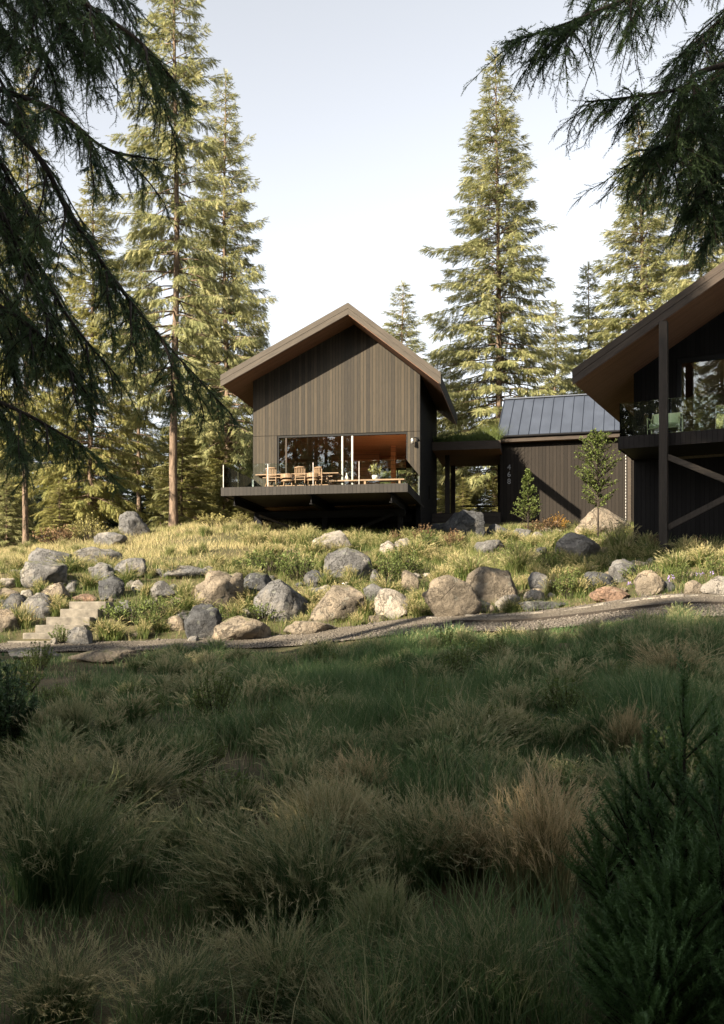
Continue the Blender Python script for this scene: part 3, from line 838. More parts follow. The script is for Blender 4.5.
# ------------------------------------------------------------------ dark house on the right
HA = Vector((8.89, 30.0)); HROT = -math.atan2(.433, .901)
RB = 1.9
hr = empty('dark_house', (HA.x, HA.y, EYE + RB), HROT)
tag(hr, 'charred timber house with balcony and tall post at the right edge', 'house')
OR = (0, 0, RB)
RU, RR, REZ, RK, RT = -2.68, 4.2, 7.74, .602, .45
rz = lambda u: REZ + RK * (u - RU)
RVE = 11.0
g = Geo(OR).prism_y([(RU, rz(RU) - RT + .06), (RR, rz(RR) - RT + .06), (RR, rz(RR)), (RU, rz(RU))], .045, RVE)
g.prism_y([(RR + .001, rz(RR) - RT + .06), (RR + 6, rz(RR) - RT + .06 - 3.6), (RR + 6, rz(RR) - 3.6), (RR + .001, rz(RR))], .045, RVE)
roof = g.build('roof', MT['roof_black'], hr)
def along2(x0, z0, x1, z1, th, v0, v1, m):
    o = along(x0, z0, x1, z1, th, v0, v1, m, 'rake_board')
    o.location = (x0, 0, z0 - RB)
    return o
along2(RU - .03, rz(RU - .03) + .02, RR, rz(RR) + .02, RT + .02, 0, .042, MT['fascia_dark'])
along2(RR + .001, rz(RR) + .02, RR + 6, rz(RR) - 3.58, RT + .02, 0, .042, MT['fascia_dark'])
g = Geo(OR).prism_y([(RU + .05, rz(RU + .05) - RT - .02), (RR, rz(RR) - RT - .02), (RR, rz(RR) - RT + .03), (RU + .05, rz(RU + .05) - RT + .03)], .05, RVE - .05)
g.build('soffit', MT['soffit'], roof)
WV, WU = 2.7, -1.36
s2 = lambda u: rz(u) - RT - .01
g = Geo(OR)
WT = 8.42
g.prism_y([(WU, 5.2), (-.02, 5.2), (-.02, s2(0)), (WU, s2(WU))], WV, WV + .2)
g.prism_y([(-.019, WT), (3.6, WT), (3.6, s2(3.6)), (-.019, s2(-.019))], WV, WV + .2)
g.box(3.601, RR + 4, WV, WV + .2, 5.2, 9.5)
g.build('front_wall', MT['charred'], hr)
Geo(OR).box(WU, RR + 4, WV + .0, WV + .2, RB - .6, 5.19).build('lower_wall', MT['charred'], hr)
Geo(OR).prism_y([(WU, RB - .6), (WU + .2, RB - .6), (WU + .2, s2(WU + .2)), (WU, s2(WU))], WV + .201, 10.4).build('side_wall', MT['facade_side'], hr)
Geo(OR).box(WU + .2, RR + 4, WV + .2, 9.6, 5.3, 5.55).build('floor', MT['floor_wood'], hr)
Geo(OR).box(WU + .2, .4, 9.4, 9.6, 5.55, 9.5).box(3.2, RR + 4, 9.4, 9.6, 5.55, 9.5).box(.4, 3.2, 9.4, 9.6, 8.2, 9.5).build('back_wall', MT['warm_wall'], hr)
Geo(OR).box(WU + .2, RR + 4, WV + .21, 9.4, 8.9, 9.1).build('ceiling', MT['warm'], hr)
Geo(OR).box(RR + 3.8, RR + 4, WV + .2, 9.6, 5.55, 9.5).build('side_wall', MT['warm_wall'], hr)
ww = empty('window'); ww.parent = hr
g = Geo(OR).box(0, .12, WV + .02, WV + .16, 5.55, WT - .01).box(3.5, 3.6, WV + .02, WV + .16, 5.55, WT - .01).box(.12, 3.5, WV + .02, WV + .16, WT - .16, WT - .01).box(.12, 3.5, WV + .02, WV + .16, 5.55, 5.62).box(2.2, 2.27, WV + .02, WV + .16, 5.62, WT - .16)
g.build('frame', MT['frame_dark'], ww)
Geo(OR).box(.12, 2.2, WV + .08, WV + .092, 5.62, WT - .16).build('pane', MT['glass'], ww)
Geo(OR).box(2.27, 3.5, WV + .08, WV + .092, 5.62, WT - .16).build('pane', MT['glass'], ww)
# balcony
bk = Geo(OR).box(WU, RR + 4, .33, WV - .004, 5.34, 5.57).build('balcony', MT['deck_dark'], hr)
Geo(OR).box(WU - .02, RR + 4, .3, .328, 5.25, 5.63).build('balcony_fascia', MT['deck_dark'], bk)
Geo(OR).box(WU - .02, WU - .001, .33, WV - .01, 5.25, 5.63).build('balcony_fascia', MT['deck_fascia_side'], bk)
Geo(OR).box(WU + .01, RR + 4, .34, WV - .006, 5.27, 5.335).build('balcony_underside', MT['roof_black'], bk)
bal = empty('glass_balustrade'); bal.parent = hr
for i in range(4):
    Geo(OR).box(WU + .03 + 1.5 * i, WU + 1.51 + 1.5 * i, .38, .392, 5.56, 6.66).build('glass_panel', MT['glass_rail'], bal)
Geo(OR).box(WU + .01, WU + .022, .40, WV - .02, 5.56, 6.66).build('glass_panel', MT['glass_rail'], bal)
Geo(OR).box(-.12, .12, -.02, .22, RB - 1.0, s2(.12) - .08).build('post', MT['timber_dark'], hr, bevel=.008)
Geo(OR).box(2.15, 2.39, -.02, .22, RB - 1.0, 5.2).build('post', MT['timber_dark'], hr, bevel=.008)
Geo(OR).bar((.121, .1, 4.88), (2.149, .1, 3.9), .12, .17).build('brace', MT['timber_pale'], hr)
Geo(OR).bar((.121, .1, 2.79), (2.149, .1, 3.78), .12, .17).build('brace', MT['timber_dark'], hr)
def in_right(u, v, z): return hr.matrix_basis @ Vector((u, v, z - RB))
def lounge():
    t = empty('garden_armchair', in_right(-.12, 1.1, 5.572), HROT)
    tag(t, 'pale green metal armchair with cushion on the dark balcony', 'chair')
    for sx in (-1, 1):
        x = sx * .46
        Geo().tube([(x, -.36, 0), (x, -.36, .62), (x, .34, .66), (x, .38, 0)], .024, 8).build('arm_frame', MT['green_paint'], t)
    Geo().tube([(-.46, .34, .66), (-.44, .42, .86), (.44, .42, .86), (.46, .34, .66)], .022, 8).build('back_frame', MT['green_paint'], t)
    Geo().tube([(-.46, -.34, .30), (.46, -.34, .30)], .02, 8).tube([(-.46, .36, .26), (.46, .36, .26)], .02, 8).build('seat_frame', MT['green_paint'], t)
    Geo().box(-.42, .42, -.36, .3, .31, .45).build('seat_cushion', MT['green_cushion'], t, bevel=.04)
    g = Geo(); g.add([(-.4, .22, .46), (.4, .22, .46), (.4, .34, .46), (-.4, .34, .46), (-.4, .32, .84), (.4, .32, .84), (.4, .42, .84), (-.4, .42, .84)], [(3, 2, 1, 0), (4, 5, 6, 7), (0, 1, 5, 4), (1, 2, 6, 5), (2, 3, 7, 6), (3, 0, 4, 7)])
    g.build('back_cushion', MT['green_cushion'], t, bevel=.035)
lounge()
# ------------------------------------------------------------------ conifers
def frames(D, U):
    """orthonormal frames whose x axis is D and whose z axis leans to U"""
    D = D / np.linalg.norm(D, axis=1, keepdims=True)
    Yv = np.cross(U, D); nl = np.linalg.norm(Yv, axis=1, keepdims=True)
    bad = nl[:, 0] < 1e-4
    Yv[bad] = (0, 1, 0); nl[bad] = 1
    Yv = Yv / nl
    Z = np.cross(D, Yv)
    return np.stack([D, Yv, Z], -1)
def stamp(tv, tf, Ofs, Fr, S):
    """copies of a template (tv verts, tf faces) at origins Ofs with frames Fr and sizes S"""
    n = len(Ofs); m = len(tv)
    V = np.einsum('nij,kj->nki', Fr, tv) * S[:, None, None] + Ofs[:, None]
    Fc = (tf[None] + (np.arange(n) * m)[:, None, None]).reshape(-1, tf.shape[1])
    return V.reshape(-1, 3), Fc
def spray_template(rng, n=8, w=.055, reach=.26):
    V = []; T = []
    def tri(a, b, c):
        i = len(V); V.extend([a, b, c]); T.append((i, i + 1, i + 2))
    for k in range(n):
        x = k / n * .92
        for s in (-1, 1):
            l = reach * (1 - .55 * x) * rng.uniform(.7, 1.25)
            zz = rng.uniform(-.14, .03)
            x_ = x + rng.uniform(-.03, .03)
            tri((x_, 0, 0), (x_ + w * 1.6, 0, 0), (x_ + l * .95, s * l * .8, zz * l * 3))
    tri((.0, -.02, 0), (.0, .02, 0), (1.05, 0, -.03)); tri((.78, -.04, 0), (.78, .04, 0), (1.12, 0, -.04))
    return np.array(V, float), np.array(T)
_trng = np.random.default_rng(21)
SPRAYS = [spray_template(_trng) for _ in range(4)]

def conifer(name, h, rad, base, seed, whorl=.5, per=5, dens=9.0, size=(.42, .8), hang=.6, open_=0.0, trunk_r=.25, m=None, sun_gap=0.0, irregular=.35, pw=.8):
    rng = np.random.default_rng(seed)
    OO = []; DD = []; SS = []; TT = []
    tr = Geo()
    zs = [-.6, 0, .04 * h] + [h * k / 9 for k in range(1, 10)]
    sway = lambda z: (math.sin(z * .35 + seed) * .04 + math.sin(z * .13 + seed * 2) * .10) * min(1, z / 5 if z > 0 else 0)
    def rr(z): return max(.02, trunk_r * (1 - .93 * max(z, 0) / h) * (1.35 if z < .3 else 1))
    zs.append(h - .02)
    tr.tube([(sway(z), sway(z + 9) , z) for z in zs], [rr(z) for z in zs], 8)
    z = base
    up = np.array((0, 0, 1.0))
    side_bias = rng.uniform(.75, 1.2, 8)
    while z < h - .25:
        s = (z - base) / (h - base)
        Lm = rad * (1 - s) ** pw * (.35 + .65 * min(1, (s + .04) / .14)) + .14
        k_n = per if s < .85 else 4
        a0 = rng.uniform(0, 6.28)
        for k in range(k_n):
            if rng.random() < open_ * (1.1 - s): continue
            a = a0 + 6.283 * k / k_n + rng.normal(0, .25)
            Lb = Lm * rng.uniform(1 - irregular, 1 + irregular * .45) * side_bias[int((a % 6.283) / .7855) % 8]
            zb = z + rng.uniform(-.18, .18)
            rise = .45 * s + rng.uniform(-.12, .12) - .12
            sag = -.34 * (1 - s) - .05
            dh = np.array((math.cos(a), math.sin(a), 0))
            def P(t): return dh * Lb * t + up * (zb + Lb * (rise * t + sag * t * t + .13 * t ** 4)) + np.array((sway(zb), sway(zb + 9), 0))
            if Lb > .5:
                tr.tube([tuple(P(t)) for t in (0, .35, .68, .94)], [rr(zb) * .22 + .012, .02 + .008 * Lb * .5, .014, .007], 4, cap=False)
            n = max(5, int(dens * 3.6 * (Lb + .25)))
            t = np.sqrt(rng.uniform(.03 if s > .4 else .10, 1.0, n))
            pts = np.array([P(q) for q in t])
            tang = np.array([P(min(q + .05, 1.05)) - P(q - .05) for q in t]); tang /= np.linalg.norm(tang, axis=1, keepdims=True)
            sd = np.array((-dh[1], dh[0], 0))
            sg = rng.choice((-1.0, 1.0), n)
            latd = rng.uniform(.25, 1.05, n) * (t < .93)
            hg = rng.uniform(.0, hang * 2, n) * (1 - .55 * s)
            d = tang * rng.uniform(.45, 1.0, n)[:, None] + sd[None] * (sg * latd)[:, None] - up[None] * hg[:, None]
            off = sd[None] * (sg * rng.uniform(0, .16, n) * Lb * (1 - t * .6))[:, None]
            OO.append(pts + off - up * rng.uniform(0, .1, n)[:, None]); DD.append(d)
            SS.append(rng.uniform(*size, n) * (1 - .45 * s)); TT.append(np.clip(rng.normal(.5, .22, n) + .15 * (t - .5), 0, 1))
        z += whorl * rng.uniform(.7, 1.3) * (1.0 - .35 * s)
    # leader
    OO.append(np.array([(sway(h), sway(h + 9), h - .35)] * 5)); DD.append(np.array([(0, 0, 1), (.35, 0, 1), (-.35, .1, 1), (0, .35, 1), (0, -.35, 1.0)])); SS.append(np.full(5, .5)); TT.append(np.full(5, .6))
    OO = np.concatenate(OO); DD = np.concatenate(DD); SS = np.concatenate(SS); TT = np.concatenate(TT)
    U = np.tile(up, (len(OO), 1)) + rng.normal(0, .35, (len(OO), 3))
    Fr = frames(DD, U)
    which = rng.integers(0, 4, len(OO))
    Vs = []; Fs = []; Ts = []; b = 0
    for w in range(4):
        q = which == w
        V, Fc = stamp(*SPRAYS[w], OO[q], Fr[q], SS[q])
        Vs.append(V); Fs.append(Fc + b); Ts.append(np.repeat(TT[q], len(SPRAYS[w][0]))); b += len(V)
    crown = mesh_np(name + '_crown', np.concatenate(Vs), [np.concatenate(Fs)], False, np.concatenate(Ts))
    tm = bpy.data.meshes.new(name + '_trunk'); tm.from_pydata(tr.V, [], tr.F); tm.polygons.foreach_set('use_smooth', [True] * len(tm.polygons))
    return crown, tm, h
VAR = {
    # tall open tree, tall dense spire, layered spire, and fillers
    'open': conifer('open_fir', 32, 3.9, 7.0, 3, .60, 6, 8.0, (.34, .7), .95, .22, .21, irregular=.5),
    'spire': conifer('spire_fir', 28, 4.8, 3.0, 11, .50, 7, 8.0, (.34, .7), .9, .06, .24),
    'layer': conifer('layered_fir', 31, 5.6, 3.5, 17, .52, 7, 8.0, (.34, .72), .85, .06, .25, irregular=.4),
    'broad': conifer('broad_fir', 24, 4.6, 1.0, 29, .52, 7, 7.0, (.4, .8), .85, .1, .24, irregular=.45, pw=.65),
    'young': conifer('young_fir', 9, 2.2, .3, 41, .36, 6, 11, (.3, .55), .45, .05, .1, irregular=.35, pw=.75),
}
def tree(px, Y, var, top=None, height=None, label=None, group=None, leaf='fir', bark='bark', rot=0.0, wide=1.0, name='fir_tree', base=None):
    X = (px - CX) / F * Y
    z = gw(X, Y) - .1 if base is None else base
    H = height if height else (EYE + (HZ - top) * Y / F) - z
    c, t, h0 = VAR[var]
    s = H / h0
    r_ = empty(name, (X, Y, z), rot)
    tag(r_, label, 'tree', group)
    r_.scale = (s * wide, s * wide, s)
    def inst(me, m, nm):
        o = link(nm, me, None, r_)
        if not me.materials: me.materials.append(m)
        o.material_slots[0].link = 'OBJECT'
        o.material_slots[0].material = m
        return o
    inst(t, MT[bark], 'trunk'); inst(c, MT[leaf], 'crown')
    return r_
tree(174, 50, 'open', -150, label='tallest bare trunked fir left of the boarded house, its top out of the picture', rot=.4)
tree(226, 60, 'spire', 70, label='tall pointed fir close behind the left eave of the boarded house', rot=1.2, wide=.95)
tree(497, 64, 'layer', 50, label='tall layered fir rising behind the covered walkway and the metal roof', rot=2.2, wide=1.12)
tree(403, 98, 'spire', 281, label='small distant pointed fir behind the right roof slope of the boarded house', rot=.8, wide=1.45, leaf='fir')
tree(640, 62, 'spire', 112, label='tall pale fir behind the eave of the dark house', rot=3.0, wide=1.3)
tree(700, 56, 'layer', 95, label='fir with thin visible trunk above the dark house roof near the right picture edge', rot=4.1, wide=.95)
tree(27, 47, 'open', 40, label='thin trunked golden fir nearest to the left picture edge', rot=2.0, leaf='fir_gold', wide=.9)
tree(92, 60, 'spire', 165, label='golden green fir between the left edge fir and the tallest fir', rot=5.0, leaf='fir_gold', wide=1.1)
tree(140, 66, 'open', 190, label='broad fir filling the gap left of the tallest trunk', rot=2.6, leaf='fir')
tree(205, 70, 'broad', 255, label='broad golden fir behind the left deck corner of the boarded house', rot=.3, leaf='fir_gold')
tree(255, 74, 'broad', 330, label='lower golden fir hidden partly by the boarded house roof', rot=3.3, leaf='fir_gold')
tree(-25, 72, 'broad', 170, label='dense fir cut by the left picture edge', rot=1.3, leaf='fir')
tree(450, 74, 'broad', 345, label='fir filling the gap between the boarded house and the layered fir', rot=1.9)
tree(556, 80, 'broad', 300, label='lower fir just right of the layered fir behind the metal roof', rot=4.4)
tree(590, 72, 'broad', 262, label='fir between the metal roof and the eave of the dark house', rot=5.2)
tree(752, 60, 'broad', 130, label='fir behind the dark house roof cut by the right picture edge', rot=.9)
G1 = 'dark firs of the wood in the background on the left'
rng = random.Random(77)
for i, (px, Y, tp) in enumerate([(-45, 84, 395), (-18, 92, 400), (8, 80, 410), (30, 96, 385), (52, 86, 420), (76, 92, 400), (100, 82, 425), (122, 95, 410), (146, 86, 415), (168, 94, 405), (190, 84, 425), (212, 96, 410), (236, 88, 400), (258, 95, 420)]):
    tree(px, Y, 'broad' if i % 3 else 'spire', tp, label='dark shaded fir in the wood behind the sunny grass left of the house', group=G1, leaf='fir_shaded', bark='bark_dark', rot=rng.uniform(0, 6), wide=1.5)
G2 = 'sunlit young firs seen through the covered walkway'
for (px, Y, tp, wd_) in [(446, 64, 470, 1.1), (462, 60, 478, 1.2), (478, 66, 470, 1.1), (492, 62, 476, 1.1)]:
    tree(px, Y, 'young', tp, label='sunlit young fir seen through the open walkway', group=G2, leaf='fir_gold', rot=rng.uniform(0, 6), wide=wd_, name='young_fir')
G3 = 'dark firs far behind the walkway'
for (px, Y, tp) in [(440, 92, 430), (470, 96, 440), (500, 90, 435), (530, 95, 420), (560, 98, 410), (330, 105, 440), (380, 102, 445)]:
    tree(px, Y, 'broad', tp, label='dark fir far behind the walkway between the two buildings', group=G3, leaf='fir_shaded', bark='bark_dark', rot=rng.uniform(0, 6), wide=1.4)
G4 = 'young firs at the foot of the trees left of the deck'
for (px, Y, tp, lf) in [(182, 53, 420, 'fir_gold'), (212, 63, 395, 'fir_gold'), (60, 50, 478, 'fir_gold'), (198, 56, 452, 'fir_gold'), (222, 58, 440, 'fir_gold'), (246, 54, 470, 'fir_gold'), (5, 50, 470, 'fir'), (160, 60, 468, 'fir')]:
    tree(px, Y, 'young', tp, label={182: 'golden young fir rising in front of the lower bare trunk of the tallest fir', 212: 'tallest golden young fir between the bare trunk and the left eave', 60: 'golden young fir right of the thin left edge trunk', 198: 'golden young fir just right of the tallest bare trunk', 222: 'golden young fir touching the left deck corner in the picture', 246: 'golden young fir behind the deck balustrade', 5: 'green young fir at the left picture edge above the boulders', 160: 'green young fir just left of the tallest bare trunk'}[px], leaf=lf, rot=rng.uniform(0, 6), name='young_fir', wide=1.25)

# the wood behind the viewer: it shades the meadow and shows in the windows
def shade_wood():
    r_ = np.random.default_rng(5)
    OO = []; SS = []; DD = []
    tk = Geo()
    spec = []
    HIGH = [(-18.5, 5.0, 33.0), (-22.5, 3.0, 35.0)]      # unseen bare stemmed pines, added off the left edge to shade the dark house
    for row, (Y0, dh_) in enumerate(((-9, 0), (-14, 3.0))):
        for k in range(21):
            X = -76 + 4.1 * k + (row % 2) * 2 + r_.uniform(-.8, .8)
            if X > 14: continue
            H = WOOD_H + dh_ + r_.uniform(-3.0, 2.2)
            spec.append((X, Y0 + r_.uniform(-1.2, 1.2), H))
    for (X, Y, H) in spec + HIGH:
        tk.tube([(X, Y, -.5), (X, Y, H * .6), (X, Y, H)], [.35, .22, .03], 6)
        n = 900
        s = r_.uniform(0, 1, n) ** 1.15 if (X, Y, H) not in HIGH else r_.uniform(.68, 1, n)
        a = r_.uniform(0, 6.283, n); rad = (4.3 if (X, Y, H) not in HIGH else 5.5) * (1 - s) ** .7 * np.sqrt(r_.uniform(.05, 1, n))
        OO.append(np.stack([X + rad * np.cos(a), Y + rad * np.sin(a), 1.0 + s * (H - 1.2)], -1))
        DD.append(np.stack([np.cos(a), np.sin(a), np.full(n, -.6)], -1)); SS.append(r_.uniform(1.1, 2.2, n) * (1 - .4 * s))
    OO = np.concatenate(OO); DD = np.concatenate(DD); SS = np.concatenate(SS)
    tv, tf = spray_template(r_, 6, .10, .42)
    V, Fc = stamp(tv, tf, OO, frames(DD, np.tile((0., 0, 1), (len(OO), 1)) + r_.normal(0, .4, (len(OO), 3))), SS)
    b = len(V)
    me = mesh_np('wood', np.concatenate([V, np.array(tk.V)]), [Fc, np.array(tk.F[:0] or [f for f in tk.F if len(f) == 4]) + b], False, np.concatenate([np.repeat(r_.uniform(.2, .9, len(OO)), len(tv)), np.full(len(tk.V), .1)]))
    tag(link('wood', me, MT['fir']), kind='stuff')
WOOD_H = 25.2
shade_wood()

# ------------------------------------------------------------------ near conifers whose limbs hang into the picture
def needle_twig(rng, n=44, l=1.0, nl=.10, w=.020):
    """a twig one unit long with needles all round it"""
    V = []; T = []
    def tri(a, b, c):
        i = len(V); V.extend([a, b, c]); T.append((i, i + 1, i + 2))
    for k in range(n):
        x = (k + rng.uniform(0, 1)) / n
        a = rng.uniform(0, 6.283)
        ln = nl * (1 - .4 * x) * rng.uniform(.75, 1.2)
        dy, dz = math.cos(a), math.sin(a) * .75
        tri((x, -w / 2 * dz, w / 2 * dy), (x + w, w / 2 * dz, -w / 2 * dy), (x + ln * .75, dy * ln, dz * ln))
    for a in (0, 2.1, 4.2):
        r0 = .013
        tri((0, r0 * math.cos(a), r0 * math.sin(a)), (0, r0 * math.cos(a + 2.1), r0 * math.sin(a + 2.1)), (1.0, 0, 0))
    return np.array(V, float), np.array(T)
_nr = np.random.default_rng(9)
TWIGS = [needle_twig(_nr, 50, 1.0, .17, .022) for _ in range(4)]
NTWIGS = [needle_twig(_nr, 28, 1.0, .19, .038) for _ in range(4)]
def curve(pts, n):
    """smooth polyline through points"""
    P = [Vector(p) for p in pts]
    P = [P[0] * 2 - P[1]] + P + [P[-1] * 2 - P[-2]]
    out = []
    m = len(P) - 3
    for i in range(n):
        u = i / (n - 1) * m; k = min(int(u), m - 1); t = u - k
        a, b, c, d = P[k], P[k + 1], P[k + 2], P[k + 3]
        out.append(0.5 * ((2 * b) + (c - a) * t + (2 * a - 5 * b + 4 * c - d) * t * t + (3 * b - a - 3 * c + d) * t ** 3))
    return out
def limb(parent, pts, r0, seed, blen=(.18, .5), step=.05, droop=.9, start=.10, twig=(.07, .13), sparse=0.0, m='near_needles', subs=6, sub_len=.38):
    """a drooping conifer limb with side limbs: wood as one mesh, its needles as a child mesh"""
    rng = np.random.default_rng(seed)
    o = parent.location
    main = curve(pts, 40)
    up = Vector((0, 0, 1))
    g = Geo(tuple(o))
    OO = []; DD = []; SS = []; TT = []
    def plen(p): return sum((p[i + 1] - p[i]).length for i in range(len(p) - 1))
    lines = [(main, r0, start, 1.0)]
    ml = plen(main)
    for k in range(subs):
        t = .22 + .70 * (k + rng.uniform(-.3, .3)) / max(1, subs)
        i = min(max(int(t * 39), 1), 37); p = main[i]
        d = (main[i + 1] - main[i - 1]).normalized()
        sd = d.cross(up).normalized() * (1 if (k + seed) % 2 else -1)
        ln = ml * sub_len * rng.uniform(.6, 1.1) * (1 - .6 * t)
        dv = (d * rng.uniform(.6, 1.0) + sd * rng.uniform(.4, .9) + up * rng.uniform(-.35, .05)).normalized()
        q = [p.copy()]
        for j in range(14):
            dv = (dv + up * -.055 + Vector(rng.normal(0, .05, 3))).normalized()
            q.append(q[-1] + dv * ln / 14)
        lines.append((curve(q, 40), r0 * .34, .08, .8))
    for (poly, rad, st, sc_) in lines:
        length = plen(poly)
        g.tube([tuple(p) for p in poly], [rad * (1 - .86 * i / 39) + .002 for i in range(40)], 6)
        nb = int(length * (1 - st) / step)
        for k in range(nb):
            t = st + (1 - st) * (k + rng.random()) / nb
            i = min(int(t * 39), 38); p = poly[i].lerp(poly[i + 1], t * 39 - i)
            d = (poly[min(i + 1, 39)] - poly[i - 1 if i else 0]).normalized()
            if rng.random() < sparse: continue
            sd = d.cross(up).normalized() * (1 if k % 2 else -1)
            bl = rng.uniform(*blen) * sc_ * (1 - .5 * t ** 2)
            if rng.random() < .18: bl *= 1.45
            dv = (d * rng.uniform(.3, 1.0) + sd * rng.uniform(.2, 1.0) + up * rng.uniform(-.7, .15)).normalized()
            hang = droop * rng.uniform(.35, 1.3)
            q = [p]; n = 6
            for j in range(n):
                dv = (dv - up * hang * .22 + Vector(rng.normal(0, .13, 3))).normalized()
                q.append(q[-1] + dv * bl / n)
            g.tube([tuple(v) for v in q[::2]], [.0045, .004, .003, .002][:len(q[::2])], 3, cap=False)
            tn = rng.normal(.5, .2)
            for j in range(n):
                a, b = q[j], q[j + 1]
                tdir = (b - a).normalized()
                s2_ = tdir.cross(up)
                s2_ = s2_.normalized() if s2_.length > .05 else Vector((1, 0, 0))
                for c in range(3):
                    pos = a.lerp(b, rng.random())
                    sg = (1, -1, 0)[c]
                    if c < 2 and rng.random() < .15: continue
                    dd = tdir * rng.uniform(.5, 1.0) + s2_ * sg * rng.uniform(.35, 1.1) - up * rng.uniform(-.15, .45) * droop + Vector(rng.normal(0, .15, 3))
                    OO.append(pos[:]); DD.append(dd[:]); SS.append(rng.uniform(*twig) * (1.0 if c == 2 else .9) * (1 - .3 * j / n)); TT.append(tn + rng.normal(0, .1))
        for c in range(5):
            i = 38 - c
            OO.append(poly[i][:]); DD.append((poly[i + 1] - poly[i] + Vector(rng.normal(0, .01, 3)))[:]); SS.append(twig[1]); TT.append(.5)
    OO = np.array(OO) - np.array(o); DD = np.array(DD); SS = np.array(SS); TT = np.clip(np.array(TT), 0, 1)
    Fr = frames(DD, np.tile((0., 0, 1), (len(OO), 1)) + rng.normal(0, .3, (len(OO), 3)))
    w = rng.integers(0, 4, len(OO)); Vs = []; Fs = []; Ts = []; b = 0
    for k in range(4):
        qq = w == k
        V, Fc = stamp(*NTWIGS[k], OO[qq], Fr[qq], SS[qq])
        Vs.append(V); Fs.append(Fc + b); Ts.append(np.repeat(TT[qq], len(NTWIGS[k][0]))); b += len(V)
    lo = g.build('limb', MT['bark_dark'], parent, smooth=True)
    link('needles', mesh_np('needles', np.concatenate(Vs), [np.concatenate(Fs)], False, np.concatenate(Ts)), MT[m], lo)
    return lo
def near_tree(px, Y, h, label, r_=.26):
    X = (px - CX) / F * Y
    z = gw(X, Y) - .1
    t = empty('near_spruce', (X, Y, z))
    tag(t, label, 'tree')
    g = Geo(); g.tube([(0, 0, -.3), (0, 0, .4), (.03, 0, h * .4), (0, 0, h)], [r_ * 1.4, r_, r_ * .75, .04], 14)
    g.build('trunk', MT['bark_dark'], t, smooth=True)
    return t
nl = near_tree(-135, 7.6, 15, 'near dark spruce whose limbs hang into the left side of the picture')
LT = (-135, 7.6)
for i, (pl, kw) in enumerate([
    ([(*LT, -190), (0, -70, 7.3), (81, 0, 7.0), (140, 42, 6.8), (188, 98, 6.7)], dict(r0=.030, blen=(.2, .55))),
    ([(*LT, 40), (16, 95, 7.1), (60, 113, 6.9), (105, 148, 6.8), (158, 160, 6.6)], dict(r0=.022, blen=(.12, .34), sparse=.3)),
    ([(*LT, 20), (20, 137, 7.2), (70, 215, 7.0), (120, 288, 6.9), (170, 348, 6.8), (232, 415, 6.7)], dict(r0=.021, sparse=.2, subs=11, sub_len=.24)),
    ([(*LT, 340), (0, 402, 7.2), (45, 424, 7.0), (90, 452, 6.9)], dict(r0=.018, sparse=.3, blen=(.15, .4))),
    ([(*LT, -120), (20, -20, 7.2), (70, 30, 7.1), (100, 66, 7.0)], dict(r0=.025, blen=(.2, .55))),
    ([(*LT, -300), (-30, -130, 7.5), (70, -45, 7.3), (132, 4, 7.2)], dict(r0=.025, blen=(.2, .6))),
    ([(*LT, 90), (-20, 180, 7.6), (30, 280, 7.5), (66, 355, 7.4)], dict(r0=.028, blen=(.25, .7), subs=8)),
    ([(*LT, 60), (-30, 120, 8.0), (15, 190, 7.9), (42, 240, 7.8)], dict(r0=.028, blen=(.25, .7), subs=7)),
    ([(*LT, 230), (-10, 300, 7.6), (50, 345, 7.4), (98, 410, 7.3)], dict(r0=.026, blen=(.2, .6))),
    ([(*LT, -30), (-40, 20, 8.2), (0, 80, 8.1), (24, 130, 8.0)], dict(r0=.026, blen=(.25, .7))),
    ([(*LT, 150), (-40, 240, 8.2), (0, 330, 8.1), (18, 390, 8.0)], dict(r0=.026, blen=(.25, .7))),
    ([(*LT, -60), (0, 0, 7.8), (45, 60, 7.6), (60, 100, 7.6)], dict(r0=.024, blen=(.2, .5))),
    ([(*LT, 120), (10, 230, 7.9), (70, 320, 7.8), (120, 380, 7.7)], dict(r0=.024, blen=(.2, .55), sparse=.1)),
    ([(*LT, 280), (-30, 370, 8.0), (5, 420, 7.9), (22, 455, 7.9)], dict(r0=.022, blen=(.2, .55), sparse=.15)),
    ([(*LT, -150), (-60, -60, 8.4), (-10, 10, 8.3), (20, 50, 8.3)], dict(r0=.024, blen=(.25, .7))),
    ([(*LT, -220), (-30, -90, 8.3), (50, -10, 8.2), (110, 30, 8.1)], dict(r0=.022, blen=(.22, .6), subs=8)),
    ([(*LT, 0), (-50, 90, 8.6), (-5, 170, 8.5), (20, 230, 8.5)], dict(r0=.022, blen=(.25, .65), subs=8)),
    ([(*LT, 130), (-50, 220, 8.8), (0, 290, 8.7), (40, 330, 8.7)], dict(r0=.022, blen=(.25, .65), subs=8)),
]):
    pts = [at(p[0], p[2], p[1]) if k == 0 else at(p[0], p[1], p[2]) for k, p in enumerate(pl)]
    kw['sparse'] = kw.get('sparse', 0) * .8
    limb(nl, pts, seed=100 + i, **kw)
nr = near_tree(1010, 7.0, 15, 'near dark spruce whose limbs hang into the upper right corner of the picture')
RT_ = (1010, 7.0)
